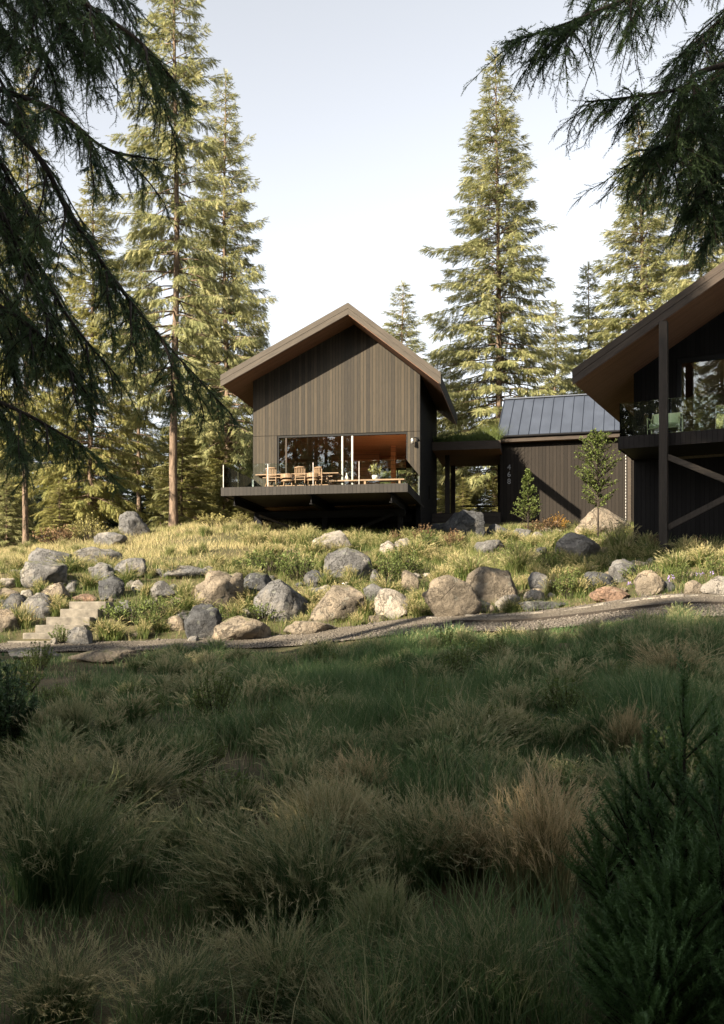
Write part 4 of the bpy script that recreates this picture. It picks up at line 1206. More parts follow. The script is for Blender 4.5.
for i, (pl, kw) in enumerate([
    ([(*RT_, -120), (700, -30, 6.6), (615, 4, 6.3), (566, 24, 6.2), (508, 42, 6.1)], dict(r0=.022, blen=(.2, .62), step=.05, sparse=.05, subs=6, sub_len=.15)),
    ([(*RT_, 10), (724, 65, 6.6), (690, 86, 6.5), (640, 96, 6.4), (585, 102, 6.3)], dict(r0=.02, blen=(.2, .6), step=.05, sparse=.05, subs=6, sub_len=.18)),
    ([(*RT_, 40), (735, 105, 6.8), (685, 132, 6.6), (622, 168, 6.5)], dict(r0=.022, blen=(.22, .62), subs=9, sub_len=.23)),
    ([(*RT_, 80), (750, 140, 6.9), (712, 180, 6.8), (690, 212, 6.7)], dict(r0=.022, blen=(.2, .6), subs=8, sub_len=.22)),
    ([(*RT_, -170), (740, -80, 6.8), (655, -40, 6.6), (580, -20, 6.5)], dict(r0=.022, blen=(.2, .5), sub_len=.2)),
    ([(*RT_, -30), (760, 40, 7.3), (710, 80, 7.2), (662, 130, 7.1)], dict(r0=.022, blen=(.25, .65), subs=8)),
    ([(*RT_, 110), (780, 150, 7.2), (735, 190, 7.1), (712, 232, 7.0)], dict(r0=.02)),
    ([(*RT_, -70), (770, -20, 7.3), (720, 20, 7.2), (676, 60, 7.1)], dict(r0=.02, blen=(.25, .65))),
    ([(*RT_, 60), (770, 90, 7.5), (720, 130, 7.4), (690, 170, 7.3)], dict(r0=.02, blen=(.25, .6), subs=8)),
]):
    pts = [at(p[0], p[2], p[1]) if k == 0 else at(p[0], p[1], p[2]) for k, p in enumerate(pl)]
    limb(nr, pts, seed=200 + i, **kw)
# ------------------------------------------------------------------ boulders
def rock_mesh(seed, sx, sy, sz, rough=.27, cuts=7, sub=4):
    rng = random.Random(seed)
    bm = bmesh.new()
    bmesh.ops.create_icosphere(bm, subdivisions=sub, radius=1.0)
    off = Vector((rng.uniform(-50, 50), rng.uniform(-50, 50), rng.uniform(-50, 50)))
    planes = []
    for k in range(cuts):
        n = Vector((rng.gauss(0, 1), rng.gauss(0, 1), rng.gauss(0, .8))).normalized()
        planes.append((n, rng.uniform(.62, .88)))
    for v in bm.verts:
        d = v.co.normalized()
        r_ = 1 + rough * (mnoise.noise(d * 1.1 + off) * 1.3 + mnoise.noise(d * 2.7 + off) * .55)
        p = d * r_
        for n, dd in planes:
            e = p.dot(n) - dd
            if e > 0: p = p - n * e * .94
        dn = d * 6 + off
        p += d * (.04 * mnoise.noise(dn) + .028 * mnoise.noise(dn * 2.3) - .07 * max(0, .16 - abs(mnoise.noise(d * 2.2 - off))) / .16 * .6)
        v.co = Vector((p.x * sx, p.y * sy, p.z * sz))
    me = bpy.data.meshes.new('boulder')
    bm.to_mesh(me); bm.free()
    me.polygons.foreach_set('use_smooth', [True] * len(me.polygons))
    return me
def boulder(px, py, w, h, label, m='rock_grey', tilt=0.0, seed=None, rough=.27, name='boulder', group=None, deep=.8, Yo=None):
    X, Y, z = hit(px, py)
    if Yo: Y = Yo; X = (px - CX) / F * Y; z = EYE + (HZ - py) / F * Y
    k = Y / F
    q_ = 1.13 if py > 562 else 1.0
    W = w * k * q_; H = h * k * (q_ + .04)
    seed = seed if seed is not None else int(px * 31 + py * 7)
    rz_ = (seed % 7) * .15 - .45
    big = w > 22
    me = rock_mesh(seed, W * .56, W * .5 * deep, H * .66, rough, 11, 4 if big else 3)
    Yc = Y + W * .25
    o = link(name, me, MT[m], None, ((px - CX) / F * Yc, Yc, z + H * .36))
    o.rotation_euler = (0, R(tilt), rz_ * .4)
    tag(o, label, 'boulder' if w > 13 else 'stone', group)
    return o
BOULDERS = [
 (52, 571, 44, 22, 'rounded grey boulder peeping out behind the big twin left of the steps', 'rock_grey', 0),
 (48, 589, 42, 28, 'big grey boulder above the left side of the steps, with another one behind it', 'rock_grey', 0),
 (97, 565, 37, 15, 'wide low grey boulder in sunny grass above the top of the steps', 'rock_grey', 0),
 (103, 583, 26, 17, 'grey boulder half in grass above the top step, below the wide low one', 'rock_grey', 8),
 (111, 600, 26, 19, 'blocky dark grey boulder just right of the top step', 'rock_dark', 0),
 (131, 579, 34, 20, 'angular grey boulder at the edge of the sunny grass right of the steps', 'rock_grey', -8),
 (56, 601, 26, 17, 'brownish boulder left of the top steps under the big grey one', 'rock_tan', -10),
 (40, 618, 32, 22, 'sharp edged grey boulder beside the middle steps', 'rock_grey', 6),
 (0, 648, 40, 38, 'tall pointed boulder at the left picture edge beside the lowest step', 'rock_tan', 10, 26.3),
 (15, 614, 22, 16, 'blue grey boulder behind the tall pointed one at the left edge', 'rock_dark', 0),
 (28, 602, 14, 11, 'small pale stone left of the brownish boulder by the steps', 'rock_pale', 0),
 (8, 603, 22, 13, 'brown boulder at the left picture edge above the blue grey one', 'rock_tan', 0),
 (10, 589, 24, 10, 'pale flat slab at the left picture edge in sunny grass', 'rock_pale', 0),
 (72, 592, 13, 9, 'small grey stone right under the big twin boulders', 'rock_grey', 0),
 (86, 602, 21, 7, 'flat reddish stone lying on the top step', 'rock_red', 0),
 (80, 646, 26, 17, 'grey boulder half hidden by leaves right of the lowest steps', 'rock_grey', 0),
 (33, 661, 52, 11, 'long low rock ledge in front of the lowest step', 'rock_grey', 3),
 (111, 664, 64, 15, 'mossy low outcrop below the path near the steps', 'rock_tan', 0),
 (54, 646, 7, 8, 'small pointed pale stone at the foot of the steps', 'rock_pale', 0),
 (184, 579, 42, 12, 'long flat grey slab at the foot of the sunny grass', 'rock_grey', 0),
 (163, 602, 25, 16, 'cracked grey rock amid weeds below the long flat slab', 'rock_grey', 0),
 (219, 612, 50, 37, 'large pale boulder tilted to the left with grass in front of it', 'rock_tan', -28),
 (201, 640, 38, 31, 'big dark lichen spotted boulder just above the path on the left', 'rock_dark', 0),
 (176, 631, 18, 13, 'small brown boulder leaning on the dark lichen spotted one', 'rock_tan', 0),
 (258, 597, 33, 19, 'dark lichened boulder right behind the large tilted one', 'rock_dark', 0),
 (243, 642, 44, 22, 'low brown boulder with moss on top at the path edge', 'rock_tan', -8),
 (194, 643, 14, 6, 'small flat stone at the path edge under the dark boulder', 'rock_grey', 0),
 (178, 608, 13, 10, 'small pointed brown stone in weeds under the cracked rock', 'rock_tan', 0),
 (184, 616, 11, 5, 'little pale stone in weeds above the dark lichened boulder', 'rock_pale', 0),
 (246, 618, 11, 8, 'small whitish stone between the large tilted and the cracked boulder', 'rock_pale', 0),
 (125, 616, 15, 11, 'grey stone in weeds right of the steps, left of the cracked rock', 'rock_grey', 0),
 (138, 592, 13, 9, 'pale stone just under the angular boulder right of the steps', 'rock_pale', 0),
 (283, 621, 48, 37, 'big boulder with cracks in layers near the middle of the slope', 'rock_grey', 0),
 (316, 588, 28, 16, 'dark low boulder left of the round blue grey one', 'rock_dark', 0),
 (354, 582, 46, 29, 'round blue grey boulder with a brown underside under the deck front', 'rock_grey', 0),
 (342, 623, 50, 33, 'tilted slab of brown grey rock rising to the right above the path', 'rock_tan', -32),
 (374, 601, 21, 15, 'grey stone behind the upper end of the tilted slab', 'rock_grey', 0),
 (313, 635, 43, 14, 'flat brown boulder in front of the tilted slab', 'rock_tan', -5),
 (395, 618, 31, 26, 'pale layered boulder between the tilted slab and the big tan pair', 'rock_pale', 0),
 (333, 553, 46, 23, 'large bright boulder in front of the deck post', 'rock_pale', -6),
 (320, 553, 18, 10, 'dark chunk lying before the large bright boulder', 'rock_dark', 0),
 (327, 604, 15, 8, 'small blue grey stone between the cracked and the tilted rocks', 'rock_grey', 0),
 (324, 593, 13, 7, 'small white stone under the dark low boulder', 'rock_pale', 0),
 (388, 555, 18, 13, 'left one of two bright stones under the right end of the deck', 'rock_pale', 0),
 (405, 552, 20, 13, 'right one of two bright stones under the right end of the deck', 'rock_pale', 0),
 (411, 592, 18, 19, 'upright grey stone behind the pale layered boulder', 'rock_tan', 0),
 (375, 585, 11, 14, 'narrow pale stone right of the round blue grey boulder', 'rock_grey', 0),
 (454, 618, 60, 35, 'largest tan boulder at the path, left one of the big pair', 'rock_tan', 0),
 (493, 606, 47, 35, 'large tan boulder behind, right one of the big pair', 'rock_tan', 0),
 (511, 611, 23, 14, 'pale boulder at the path right of the big tan pair', 'rock_pale', 0),
 (467, 540, 39, 30, 'big dark peaked boulder before the covered walkway', 'rock_dark', 0),
 (497, 539, 28, 15, 'dark rounded boulder right of the peaked one by the garage corner', 'rock_dark', 0),
 (437, 536, 24, 14, 'dark angular boulder left of the peaked one', 'rock_dark', 6),
 (489, 553, 32, 13, 'wide grey boulder in grass below the peaked one', 'rock_grey', 0),
 (490, 614, 9, 7, 'little brown stone squeezed between the big tan pair and the path', 'rock_tan', 0),
 (575, 563, 41, 25, 'grey wedge shaped boulder in the middle of the slope before the garage', 'rock_pale', -8),
 (539, 592, 22, 16, 'grey boulder with pale edges left of the purple flowers', 'rock_grey', 0),
 (534, 604, 23, 13, 'pale boulder on the long dark slab by the path', 'rock_pale', 0),
 (544, 610, 43, 9, 'long dark flat slab along the path', 'rock_dark', 0),
 (600, 591, 32, 18, 'blue grey slab sloping down right of the purple flowers', 'rock_dark', 20),
 (611, 602, 33, 14, 'flat reddish boulder at the path right of the flowers', 'rock_red', 0),
 (600, 535, 47, 27, 'large bright boulder behind the slim sapling at the garage wall', 'rock_tan', -6),
 (541, 557, 12, 11, 'small dark stone in grass left of the wedge shaped boulder', 'rock_dark', 0),
 (521, 538, 20, 10, 'low grey stone at the foot of the conical sapling', 'rock_grey', 0),
 (549, 534, 30, 7, 'flat pale slab under the orange bush', 'rock_pale', 0),
 (537, 542, 13, 10, 'pale stone right of the conical sapling trunk', 'rock_pale', 0),
 (625, 582, 33, 19, 'pale topped boulder with a dark side among weeds on the right', 'rock_grey', 0),
 (650, 596, 28, 21, 'upright bright boulder at the path on the right', 'rock_tan', 12),
 (694, 596, 18, 15, 'rounded brown boulder touching the long pale one at the right edge', 'rock_tan', 0),
 (715, 596, 29, 16, 'long pale boulder at the right picture edge by the path', 'rock_pale', 0),
 (668, 592, 13, 9, 'small dark stone right of the upright bright boulder', 'rock_dark', 0),
 (132, 536, 31, 22, 'tall angular boulder at the wood edge in sunny grass on the left', 'rock_grey', 6),
 (108, 546, 28, 17, 'lower boulder leaning left of the tall angular one at the wood edge', 'rock_grey', -6),
 (557, 727, 36, 10, 'low bare grey rock in the shaded meadow', 'rock_grey', 0),
 (138, 700, 14, 5, 'small whitish stone in the shaded meadow on the left', 'rock_pale', 0),
 (629, 532, 14, 4, 'flat catch stone under the rain chain at the garage corner', 'rock_grey', 0),
]
for b in BOULDERS:
    boulder(*b[:4], b[4], b[5], b[6], Yo=b[7] if len(b) > 7 else None)

rngs = np.random.default_rng(51)
RUB = [rock_mesh(900 + k, 1, .8, .75, .3, 11, 3) for k in range(5)]
n_rub = 0
while n_rub < 90:
    px = rngs.uniform(-5, 730); Y = rngs.uniform(25.5, 33); X = (px - CX) / F * Y
    if on_path(np.array([X]), np.array([Y]), .1)[0]: continue
    if 20 < px < 110 and Y < 28.5: continue
    o = link('rubble_stone', RUB[n_rub % 5], MT[('rock_grey', 'rock_tan', 'rock_dark', 'rock_pale')[n_rub % 4]] if n_rub < 5 else None, None, (X, Y, gw(X, Y) + .03), rngs.uniform(0, 6))
    o.material_slots[0].link = 'OBJECT'; o.material_slots[0].material = MT[('rock_grey', 'rock_tan', 'rock_dark', 'rock_pale')[n_rub % 4]]
    s_ = rngs.uniform(.09, .26); o.scale = (s_ * rngs.uniform(.8, 1.5), s_, s_ * rngs.uniform(.7, 1.1))
    tag(o, 'small rough stone among many scattered between the larger boulders', 'stone', 'small stones scattered between the boulders')
    n_rub += 1
# ------------------------------------------------------------------ grass
def blades(X, Y, Z, hgt, lean, wid, tint, rng, seg=2):
    n = len(X)
    a = rng.uniform(0, 6.283, n)
    dx, dy = np.cos(a) * lean, np.sin(a) * lean
    b = rng.uniform(0, 6.283, n); wx, wy = np.cos(b), np.sin(b)
    rows = []
    for k in range(seg + 1):
        t = k / seg
        c = np.stack([X + dx * hgt * t ** 1.8, Y + dy * hgt * t ** 1.8, Z + hgt * t * (1 - .25 * lean * t)], -1)
        w = wid * (1 - .75 * t) / 2
        o = np.stack([wx * w, wy * w, np.zeros(n)], -1)
        if k < seg: rows += [c - o, c + o]
        else: rows += [c]
    V = np.stack(rows, 1)
    m = V.shape[1]
    base = (np.arange(n) * m)[:, None]
    quads = [base + np.array([[2 * k, 2 * k + 1, 2 * k + 3, 2 * k + 2]]) for k in range(seg - 1)]
    tri = base + np.array([[2 * seg - 2, 2 * seg - 1, 2 * seg]])
    T = np.repeat(tint, m)
    return V.reshape(-1, 3), quads, tri, T
def field(name, n, y0, y1, seed, mat_, hfun, tfun, wid, power=1.0, pxr=(-70, 800), keep=None):
    rng = np.random.default_rng(seed)
    Y = (rng.random(n) * (y1 ** power - y0 ** power) + y0 ** power) ** (1 / power)
    px = rng.uniform(*pxr, n)
    X = (px - CX) / F * Y
    k = ~on_path(X, Y, 0.03)
    if keep is not None: k &= keep(X, Y, rng)
    X, Y = X[k], Y[k]
    Z = gzb(X, Y) + EYE - .03
    h = hfun(X, Y, rng); t = np.clip(tfun(X, Y, rng), 0, 1)
    lean = rng.uniform(.1, .75, len(X))
    V, q, tr, T = blades(X, Y, Z, h, lean, wid(Y) * rng.uniform(.7, 1.3, len(X)), t, rng, 2)
    tag(link(name, mesh_np(name, V, q + [tr], False, T), MT[mat_]), kind='stuff')
def steps_area(X, Y):
    p = pxof(X, Y)
    return (Y > 24.6) & (Y < 28.2) & (p > 5 + (Y - 25.2) * 27) & (p < 62 + (Y - 25.2) * 22)
def building_area(X, Y):
    u, v = (X - A.x) * .985 - (Y - A.y) * .172, (X - A.x) * .172 + (Y - A.y) * .985
    a = (u > -4.2) & (u < 6) & (v > 1.5)
    u2, v2 = (X - HA.x) * .901 - (Y - HA.y) * .433, (X - HA.x) * .433 + (Y - HA.y) * .901
    return a | ((u2 > -1.4) & (v2 > 2.0)) | ((Y > 46.3) & (X > 6) & (X < 14))
# shaded meadow in the foreground
bare = lambda X, Y: vnoise(X, Y, 1.9, 4)
def keep_meadow(X, Y, rng):
    b = bare(X, Y)
    # trodden ground on the left under the steps
    tr_ = np.exp(-(((pxof(X, Y) - 55) / 55) ** 2) - ((Y - 17.0) / 2.2) ** 2)
    near = Y < 9
    g_ = vnoise(X, Y, .8, 12)
    b = np.where(near, g_ * .55 + b * .35 - .04, b)
    return (rng.random(len(X)) < np.clip((b - np.where(near, .34, .20)) * np.where(near, 5, 4), .06, 1)) & (rng.random(len(X)) > tr_ * .93)
def h_meadow(X, Y, rng):
    m = vnoise(X, Y, 1.25, 2)
    n_ = np.clip((m - .25) * 1.7, 0, 1) ** 1.3 * .75 + vnoise(X, Y, .4, 3) * .35
    far = np.clip((Y - 9) / 6, 0, 1)
    px = pxof(X, Y)
    lush = np.clip((px - 130) / 220, 0, 1)
    return (.10 + .62 * n_) * (1 - .22 * far) * (.6 + .55 * lush) * rng.uniform(.35, 1.25, len(X)) * np.clip((PATH_L(px) - Y) / 2.6, .22, 1)
def t_meadow(X, Y, rng):
    n_ = vnoise(X, Y, 1.3, 5)
    m = vnoise(X, Y, 1.25, 2)
    px = pxof(X, Y)
    green = np.exp(-((px - 470) / 230) ** 2) * np.clip((Y - 7) / 4, 0, 1)
    r_ = .16 + .42 * n_ + .25 * (m - .5) - .02 * green + rng.normal(0, .2, len(X))
    r_ = r_ + .16 * np.clip((7.5 - Y) / 2.5, 0, 1)
    return np.where(rng.random(len(X)) < .025 + .15 * (1 - green), rng.uniform(.85, 1, len(X)), np.minimum(r_, .80))
field('meadow_grass', 240000, 3.4, 23.5, 31, 'grass_shade', h_meadow, t_meadow, lambda Y: .0045 + .0006 * Y, 1.25, keep=keep_meadow)
for side in ((-420, -70), (800, 1300)):      # the meadow goes on to both sides
    field('meadow_grass', 45000, 3.4, 23.0, 37, 'grass_shade', h_meadow, t_meadow, lambda Y: .007 + .0008 * Y, 1.25, pxr=side, keep=keep_meadow)
# slope between the boulders and up to the buildings
def keep_slope(X, Y, rng):
    b = vnoise(X, Y, 1.6, 7)
    return (rng.random(len(X)) < np.clip((b - .12) * 4, .2, 1)) & ~steps_area(X, Y) & ~building_area(X, Y)
def sunny(X, Y): return np.clip((Y - 31.5) / 3.0, 0, 1) * np.clip((330 - pxof(X, Y)) / 60, 0, 1)
def h_slope(X, Y, rng):
    n_ = vnoise(X, Y, 1.0, 8) * .6 + vnoise(X, Y, .4, 9) * .4
    s = sunny(X, Y)
    return ((.10 + .42 * n_) * (1 - s) + s * (.16 + .22 * n_)) * rng.uniform(.5, 1.25, len(X))
def t_slope(X, Y, rng):
    n_ = vnoise(X, Y, 1.7, 10)
    px = pxof(X, Y)
    dry = np.clip((Y - 30) / 6, 0, 1) * .22 + sunny(X, Y) * .22
    r_ = .06 + .48 * n_ + dry + rng.normal(0, .14, len(X))
    return np.where(rng.random(len(X)) < .09 + .5 * sunny(X, Y), .99, r_)
field('slope_grass', 190000, 24.3, 60, 32, 'grass_sun', h_slope, t_slope, lambda Y: .011 + .0005 * (Y - 25), 1.0, keep=keep_slope)

# ------------------------------------------------------------------ grass tussocks, each one a plant
def tussock_mesh(seed, n=900, h=1.0, spread=.55, r0=.16, seeds=.35, wid=.006, seg=4, arch=1.0):
    rng = np.random.default_rng(seed)
    nc = 5
    ca = rng.uniform(0, 6.283, nc); cr = r0 * np.sqrt(rng.random(nc)) * 1.5; cr[0] = 0
    ch = rng.uniform(.55, 1.0, nc); ch[0] = 1.0
    ci = rng.choice(nc, n, p=np.array([.36, .18, .17, .15, .14]))
    a = rng.uniform(0, 6.283, n); q = np.sqrt(rng.random(n))
    bx, by = r0 * .6 * q * np.cos(a) + (cr * np.cos(ca))[ci], r0 * .6 * q * np.sin(a) + (cr * np.sin(ca))[ci]
    a2 = a + rng.normal(0, .6, n)
    wind = rng.uniform(-.25, .55)
    le = spread * (.10 + .95 * q ** 1.3) * rng.uniform(.4, 1.35, n)
    hh = h * rng.uniform(.35, 1.05, n) ** .8 * (1 - .15 * q) * ch[ci]
    P = []
    tn = np.linspace(0, 1, seg + 1)
    for t in tn:
        P.append(np.stack([bx + (np.cos(a2) * le + wind * spread * .5) * hh * t ** 2.0 * arch, by + np.sin(a2) * le * hh * t ** 2.0 * arch, hh * (t - .30 * le * t ** 3)], -1))
    b = rng.uniform(0, 6.283, n); w = np.stack([np.cos(b), np.sin(b), np.zeros(n)], -1)
    wd = wid * rng.uniform(.7, 1.3, n)
    rows = []
    for k, t in enumerate(tn[:-1]):
        o = w * (wd * (1 - .7 * t))[:, None] / 2
        rows += [P[k] - o, P[k] + o]
    rows.append(P[-1])
    V = np.stack(rows, 1); m = V.shape[1]
    base = (np.arange(n) * m)[:, None]
    quads = [base + np.array([[2 * k, 2 * k + 1, 2 * k + 3, 2 * k + 2]]) for k in range(seg - 1)]
    tri = [base + np.array([[2 * seg - 2, 2 * seg - 1, 2 * seg]])]
    tint = np.clip(rng.normal(.38, .22, n), 0, .8)
    T = np.repeat(tint, m)
    V = V.reshape(-1, 3)
    # feathery seed heads
    sel = np.nonzero(rng.random(n) < seeds)[0]
    if len(sel):
        SV = []; tip = P[-1][sel]; pre = P[-2][sel]
        d = tip - pre
        for k in range(9):
            t = .25 + .8 * k / 9
            c = pre + d * t
            dr = d / np.linalg.norm(d, axis=1, keepdims=True) + rng.normal(0, .38, d.shape)
            ln = (.05 + .03 * rng.random(len(sel)))[:, None] * h ** .5
            sd = rng.normal(0, 1, d.shape); sd = np.cross(dr, sd); sd /= np.linalg.norm(sd, axis=1, keepdims=True) + 1e-6
            SV += [c - sd * wid * .5, c + sd * wid * .5, c + dr * ln]
        SV = np.stack(SV, 1)
        k = SV.shape[1] // 3
        fb = len(V) + (np.arange(len(sel)) * SV.shape[1])[:, None, None] + (np.arange(k) * 3)[None, :, None] + np.arange(3)[None, None]
        tri.append(fb.reshape(-1, 3))
        T = np.concatenate([T, np.repeat(np.clip(rng.normal(.93, .1, len(sel)), 0, 1), SV.shape[1])])
        V = np.concatenate([V, SV.reshape(-1, 3)])
    return mesh_np('grass_tussock', V, quads + tri, False, T)
TUS = [tussock_mesh(1, 1300, 1.0, .62, .22, .35), tussock_mesh(2, 1100, 1.0, .8, .2, .45), tussock_mesh(3, 1000, 1.0, .45, .16, .5), tussock_mesh(4, 1200, 1.0, 1.0, .24, .3)]
TUF = [tussock_mesh(11, 420, 1.0, .6, .2, .3, .022, 3), tussock_mesh(12, 360, 1.0, .85, .2, .35, .022, 3), tussock_mesh(13, 380, 1.0, .45, .18, .3, .02, 3)]
def tussock(px, py, h, k, label, m='straw', rot=0.0, wide=1.0, fam=None, group='grass tussocks in the shaded meadow', Y=None):
    X, Y_, z = hit(px, py) if Y is None else ((px - CX) / F * Y, Y, gw((px - CX) / F * Y, Y))
    H = h * Y_ / F
    me = (TUS if fam is None else fam)[k]
    o = link('grass_tussock', me, None, None, (X, Y_, z - .04), rot)
    if not me.materials: me.materials.append(MT[m])
    o.material_slots[0].link = 'OBJECT'; o.material_slots[0].material = MT[m]
    o.scale = (H * wide, H * wide, H)
    tag(o, label, 'grass', group)
for i, t_ in enumerate([
    (38, 905, 165, 0, 'big grey green tussock overhanging dark ground at the left picture edge', 'straw', .95),
    (545, 905, 165, 2, 'tallest straw coloured tussock right of the middle, upright and feathery', 'straw_warm', .85),
    (250, 925, 140, 1, 'wide arching tussock left of the middle, over a dark hollow', 'straw', 1.0),
    (368, 805, 72, 0, 'rounded pale tussock in the middle of the meadow', 'straw_warm', .95),
    (470, 880, 105, 1, 'thin tussock leaning against the tallest straw coloured one', 'straw_warm', .8),
    (628, 765, 72, 2, 'straw tussock left of the dark fir shrub', 'straw_warm', .9),
    (672, 690, 62, 0, 'pale tussock high on the right side near the path', 'straw_warm', 1.2),
    (612, 715, 40, 1, 'small pale tussock above the bare grey rock on the right', 'straw', 1.1),
    (78, 745, 62, 2, 'pale upright tussock on the left beside trodden ground', 'straw', .9),
    (118, 800, 52, 1, 'flat straw tussock between the left edge clump and the green shrub', 'straw', 1.2),
    (140, 745, 36, 0, 'low reddish tussock left of the green shrub', 'straw', 1.0),
    (280, 1010, 130, 1, 'bottom tussock with fine pale plumes below the wide arching one', 'straw', 1.05),
    (470, 1015, 125, 3, 'pale sprawling tussock at the bottom right of the middle', 'straw', 1.0),
    (385, 975, 130, 2, 'thin tall tussock at the bottom middle', 'grass_shade', .9),
    (60, 1020, 120, 1, 'low tussock in the bottom left corner', 'straw', 1.0),
    (175, 1030, 125, 3, 'spreading tussock at the bottom left of the middle', 'straw', 1.0),
    (350, 1060, 110, 3, 'cut off tussock at the bottom picture edge in the middle', 'straw', 1.0),
    (190, 860, 80, 0, 'dark green tussock in front of the left edge clump', 'grass_shade', 1.0),
    (330, 870, 110, 0, 'bushy tussock behind the wide arching one', 'straw', .95),
    (415, 860, 80, 3, 'spreading grey tussock at the middle between two taller ones', 'straw', 1.0),
    (300, 780, 48, 3, 'low spreading tussock left of the rounded pale one', 'grass_shade', 1.1),
    (460, 790, 52, 0, 'green tussock behind the tallest straw coloured one', 'grass_shade', 1.1),
    (520, 740, 42, 0, 'green tussock left of the bare grey rock', 'grass_shade', 1.2),
    (420, 730, 34, 3, 'lush green tussock in the middle distance of the meadow', 'grass_shade', 1.3),
    (340, 715, 30, 0, 'low green tussock below the path middle', 'grass_shade', 1.3),
    (640, 830, 100, 1, 'straw tussock in the shadow of the dark fir shrub', 'straw', .9),
]):
    tussock(t_[0], t_[1], t_[2], t_[3], t_[4], t_[5], rot=i * 1.3, wide=t_[6])
# unnamed smaller tussocks fill the meadow
def small_tussocks(name, n, y0, y1, seed, m, fam, hs, keep, label, group, pxr=(-20, 744)):
    rng = np.random.default_rng(seed)
    k = 0
    while k < n:
        Y = math.sqrt(rng.uniform(y0 ** 2, y1 ** 2)); px = rng.uniform(*pxr); X = (px - CX) / F * Y
        if not keep(X, Y, px, rng): continue
        me = fam[int(rng.integers(0, len(fam)))]
        o = link(name, me, None, None, (X, Y, gw(X, Y) - .04), rng.uniform(0, 6))
        if not me.materials: me.materials.append(MT[m])
        o.material_slots[0].link = 'OBJECT'; o.material_slots[0].material = MT[m]
        h = rng.uniform(*hs); w_ = h * rng.uniform(.85, 1.3)
        o.scale = (w_, w_, h)
        tag(o, label, 'grass', group)
        k += 1
small_tussocks('meadow_tuft', 240, 5.2, 21.5, 61, 'grass_shade', TUF, (.25, .62), lambda X, Y, px, r_: r_.random() < .9 and not (px < 130 and Y > 13.5), 'green grass tuft among many in the shaded meadow', 'grass tufts in the shaded meadow')
small_tussocks('straw_tuft', 36, 4.6, 18, 62, 'straw', TUF, (.35, .65), lambda X, Y, px, r_: (px < 250 or px > 600 or Y < 7) and r_.random() < .9, 'straw coloured grass tuft among many in the shaded meadow', 'straw tufts in the shaded meadow')
small_tussocks('plume_tussock', 16, 4.3, 10.5, 66, 'straw', TUS, (.42, .8), lambda X, Y, px, r_: px < 570, 'plumed straw grass clump among many in the near shaded meadow', 'plumed grass clumps in the near meadow')
def free_slope(X, Y, px, r_):
    a = np.array([X]); b = np.array([Y])
    return not (on_path(a, b, .15)[0] or steps_area(a, b)[0] or building_area(a, b)[0])
small_tussocks('slope_tuft', 270, 25.6, 40, 63, 'grass_sun', TUF, (.35, .8), lambda X, Y, px, r_: free_slope(X, Y, px, r_) and not (px < 250 and Y > 32.5), 'green grass tuft among many between the boulders', 'grass tufts between the boulders')
small_tussocks('dry_tuft', 70, 31, 45, 64, 'straw_sun', TUF, (.3, .6), lambda X, Y, px, r_: free_slope(X, Y, px, r_), 'dry pale grass tuft among many on the upper slope', 'dry tufts on the upper slope')
for i, t_ in enumerate([
    (617, 560, 46, 2, 'large fountain grass with pale arching plumes before the dark house post', 'straw_sun', .9),
    (520, 572, 34, 1, 'yellow green fountain grass above the pale boulder by the path', 'straw_sun', 1.1),
    (470, 580, 36, 0, 'bushy fountain grass above the largest tan boulder', 'straw_sun', 1.15),
    (415, 560, 30, 1, 'green tuft grass right of the two bright stones', 'grass_sun', 1.2),
    (440, 590, 30, 2, 'upright green tuft above the left tan boulder', 'grass_sun', 1.0),
    (185, 600, 26, 2, 'straw tuft between the flat slab and the dark lichened boulder', 'straw_sun', 1.0),
    (208, 613, 20, 1, 'grass tuft in front of the large tilted boulder', 'straw_sun', 1.1),
    (108, 640, 30, 0, 'bushy grass mound right of the stone steps', 'grass_sun', 1.3),
    (392, 610, 22, 2, 'yellow tuft left of the pale layered boulder', 'straw_sun', .9),
    (676, 572, 30, 0, 'pale tuft in front of the dark house wall', 'straw_sun', 1.2),
    (705, 566, 28, 1, 'yellow tuft near the right picture edge before the dark wall', 'straw_sun', 1.2),
    (90, 590, 24, 0, 'green tuft above the top step between boulders', 'grass_sun', 1.2),
    (300, 630, 20, 2, 'green tuft right of the cracked boulder', 'grass_sun', 1.2),
    (358, 626, 18, 2, 'bright green tuft on the tilted slab', 'grass_sun', 1.0),
    (502, 602, 14, 1, 'small green tuft between the right tan boulder and the pale one', 'grass_sun', 1.2),
    (556, 585, 26, 0, 'green tuft left of the purple flowers', 'grass_sun', 1.1),
]):
    tussock(t_[0], t_[1], t_[2], t_[3] % 3, t_[4], t_[5], rot=i * 1.7, wide=t_[6], fam=TUF, group='grasses between the boulders')

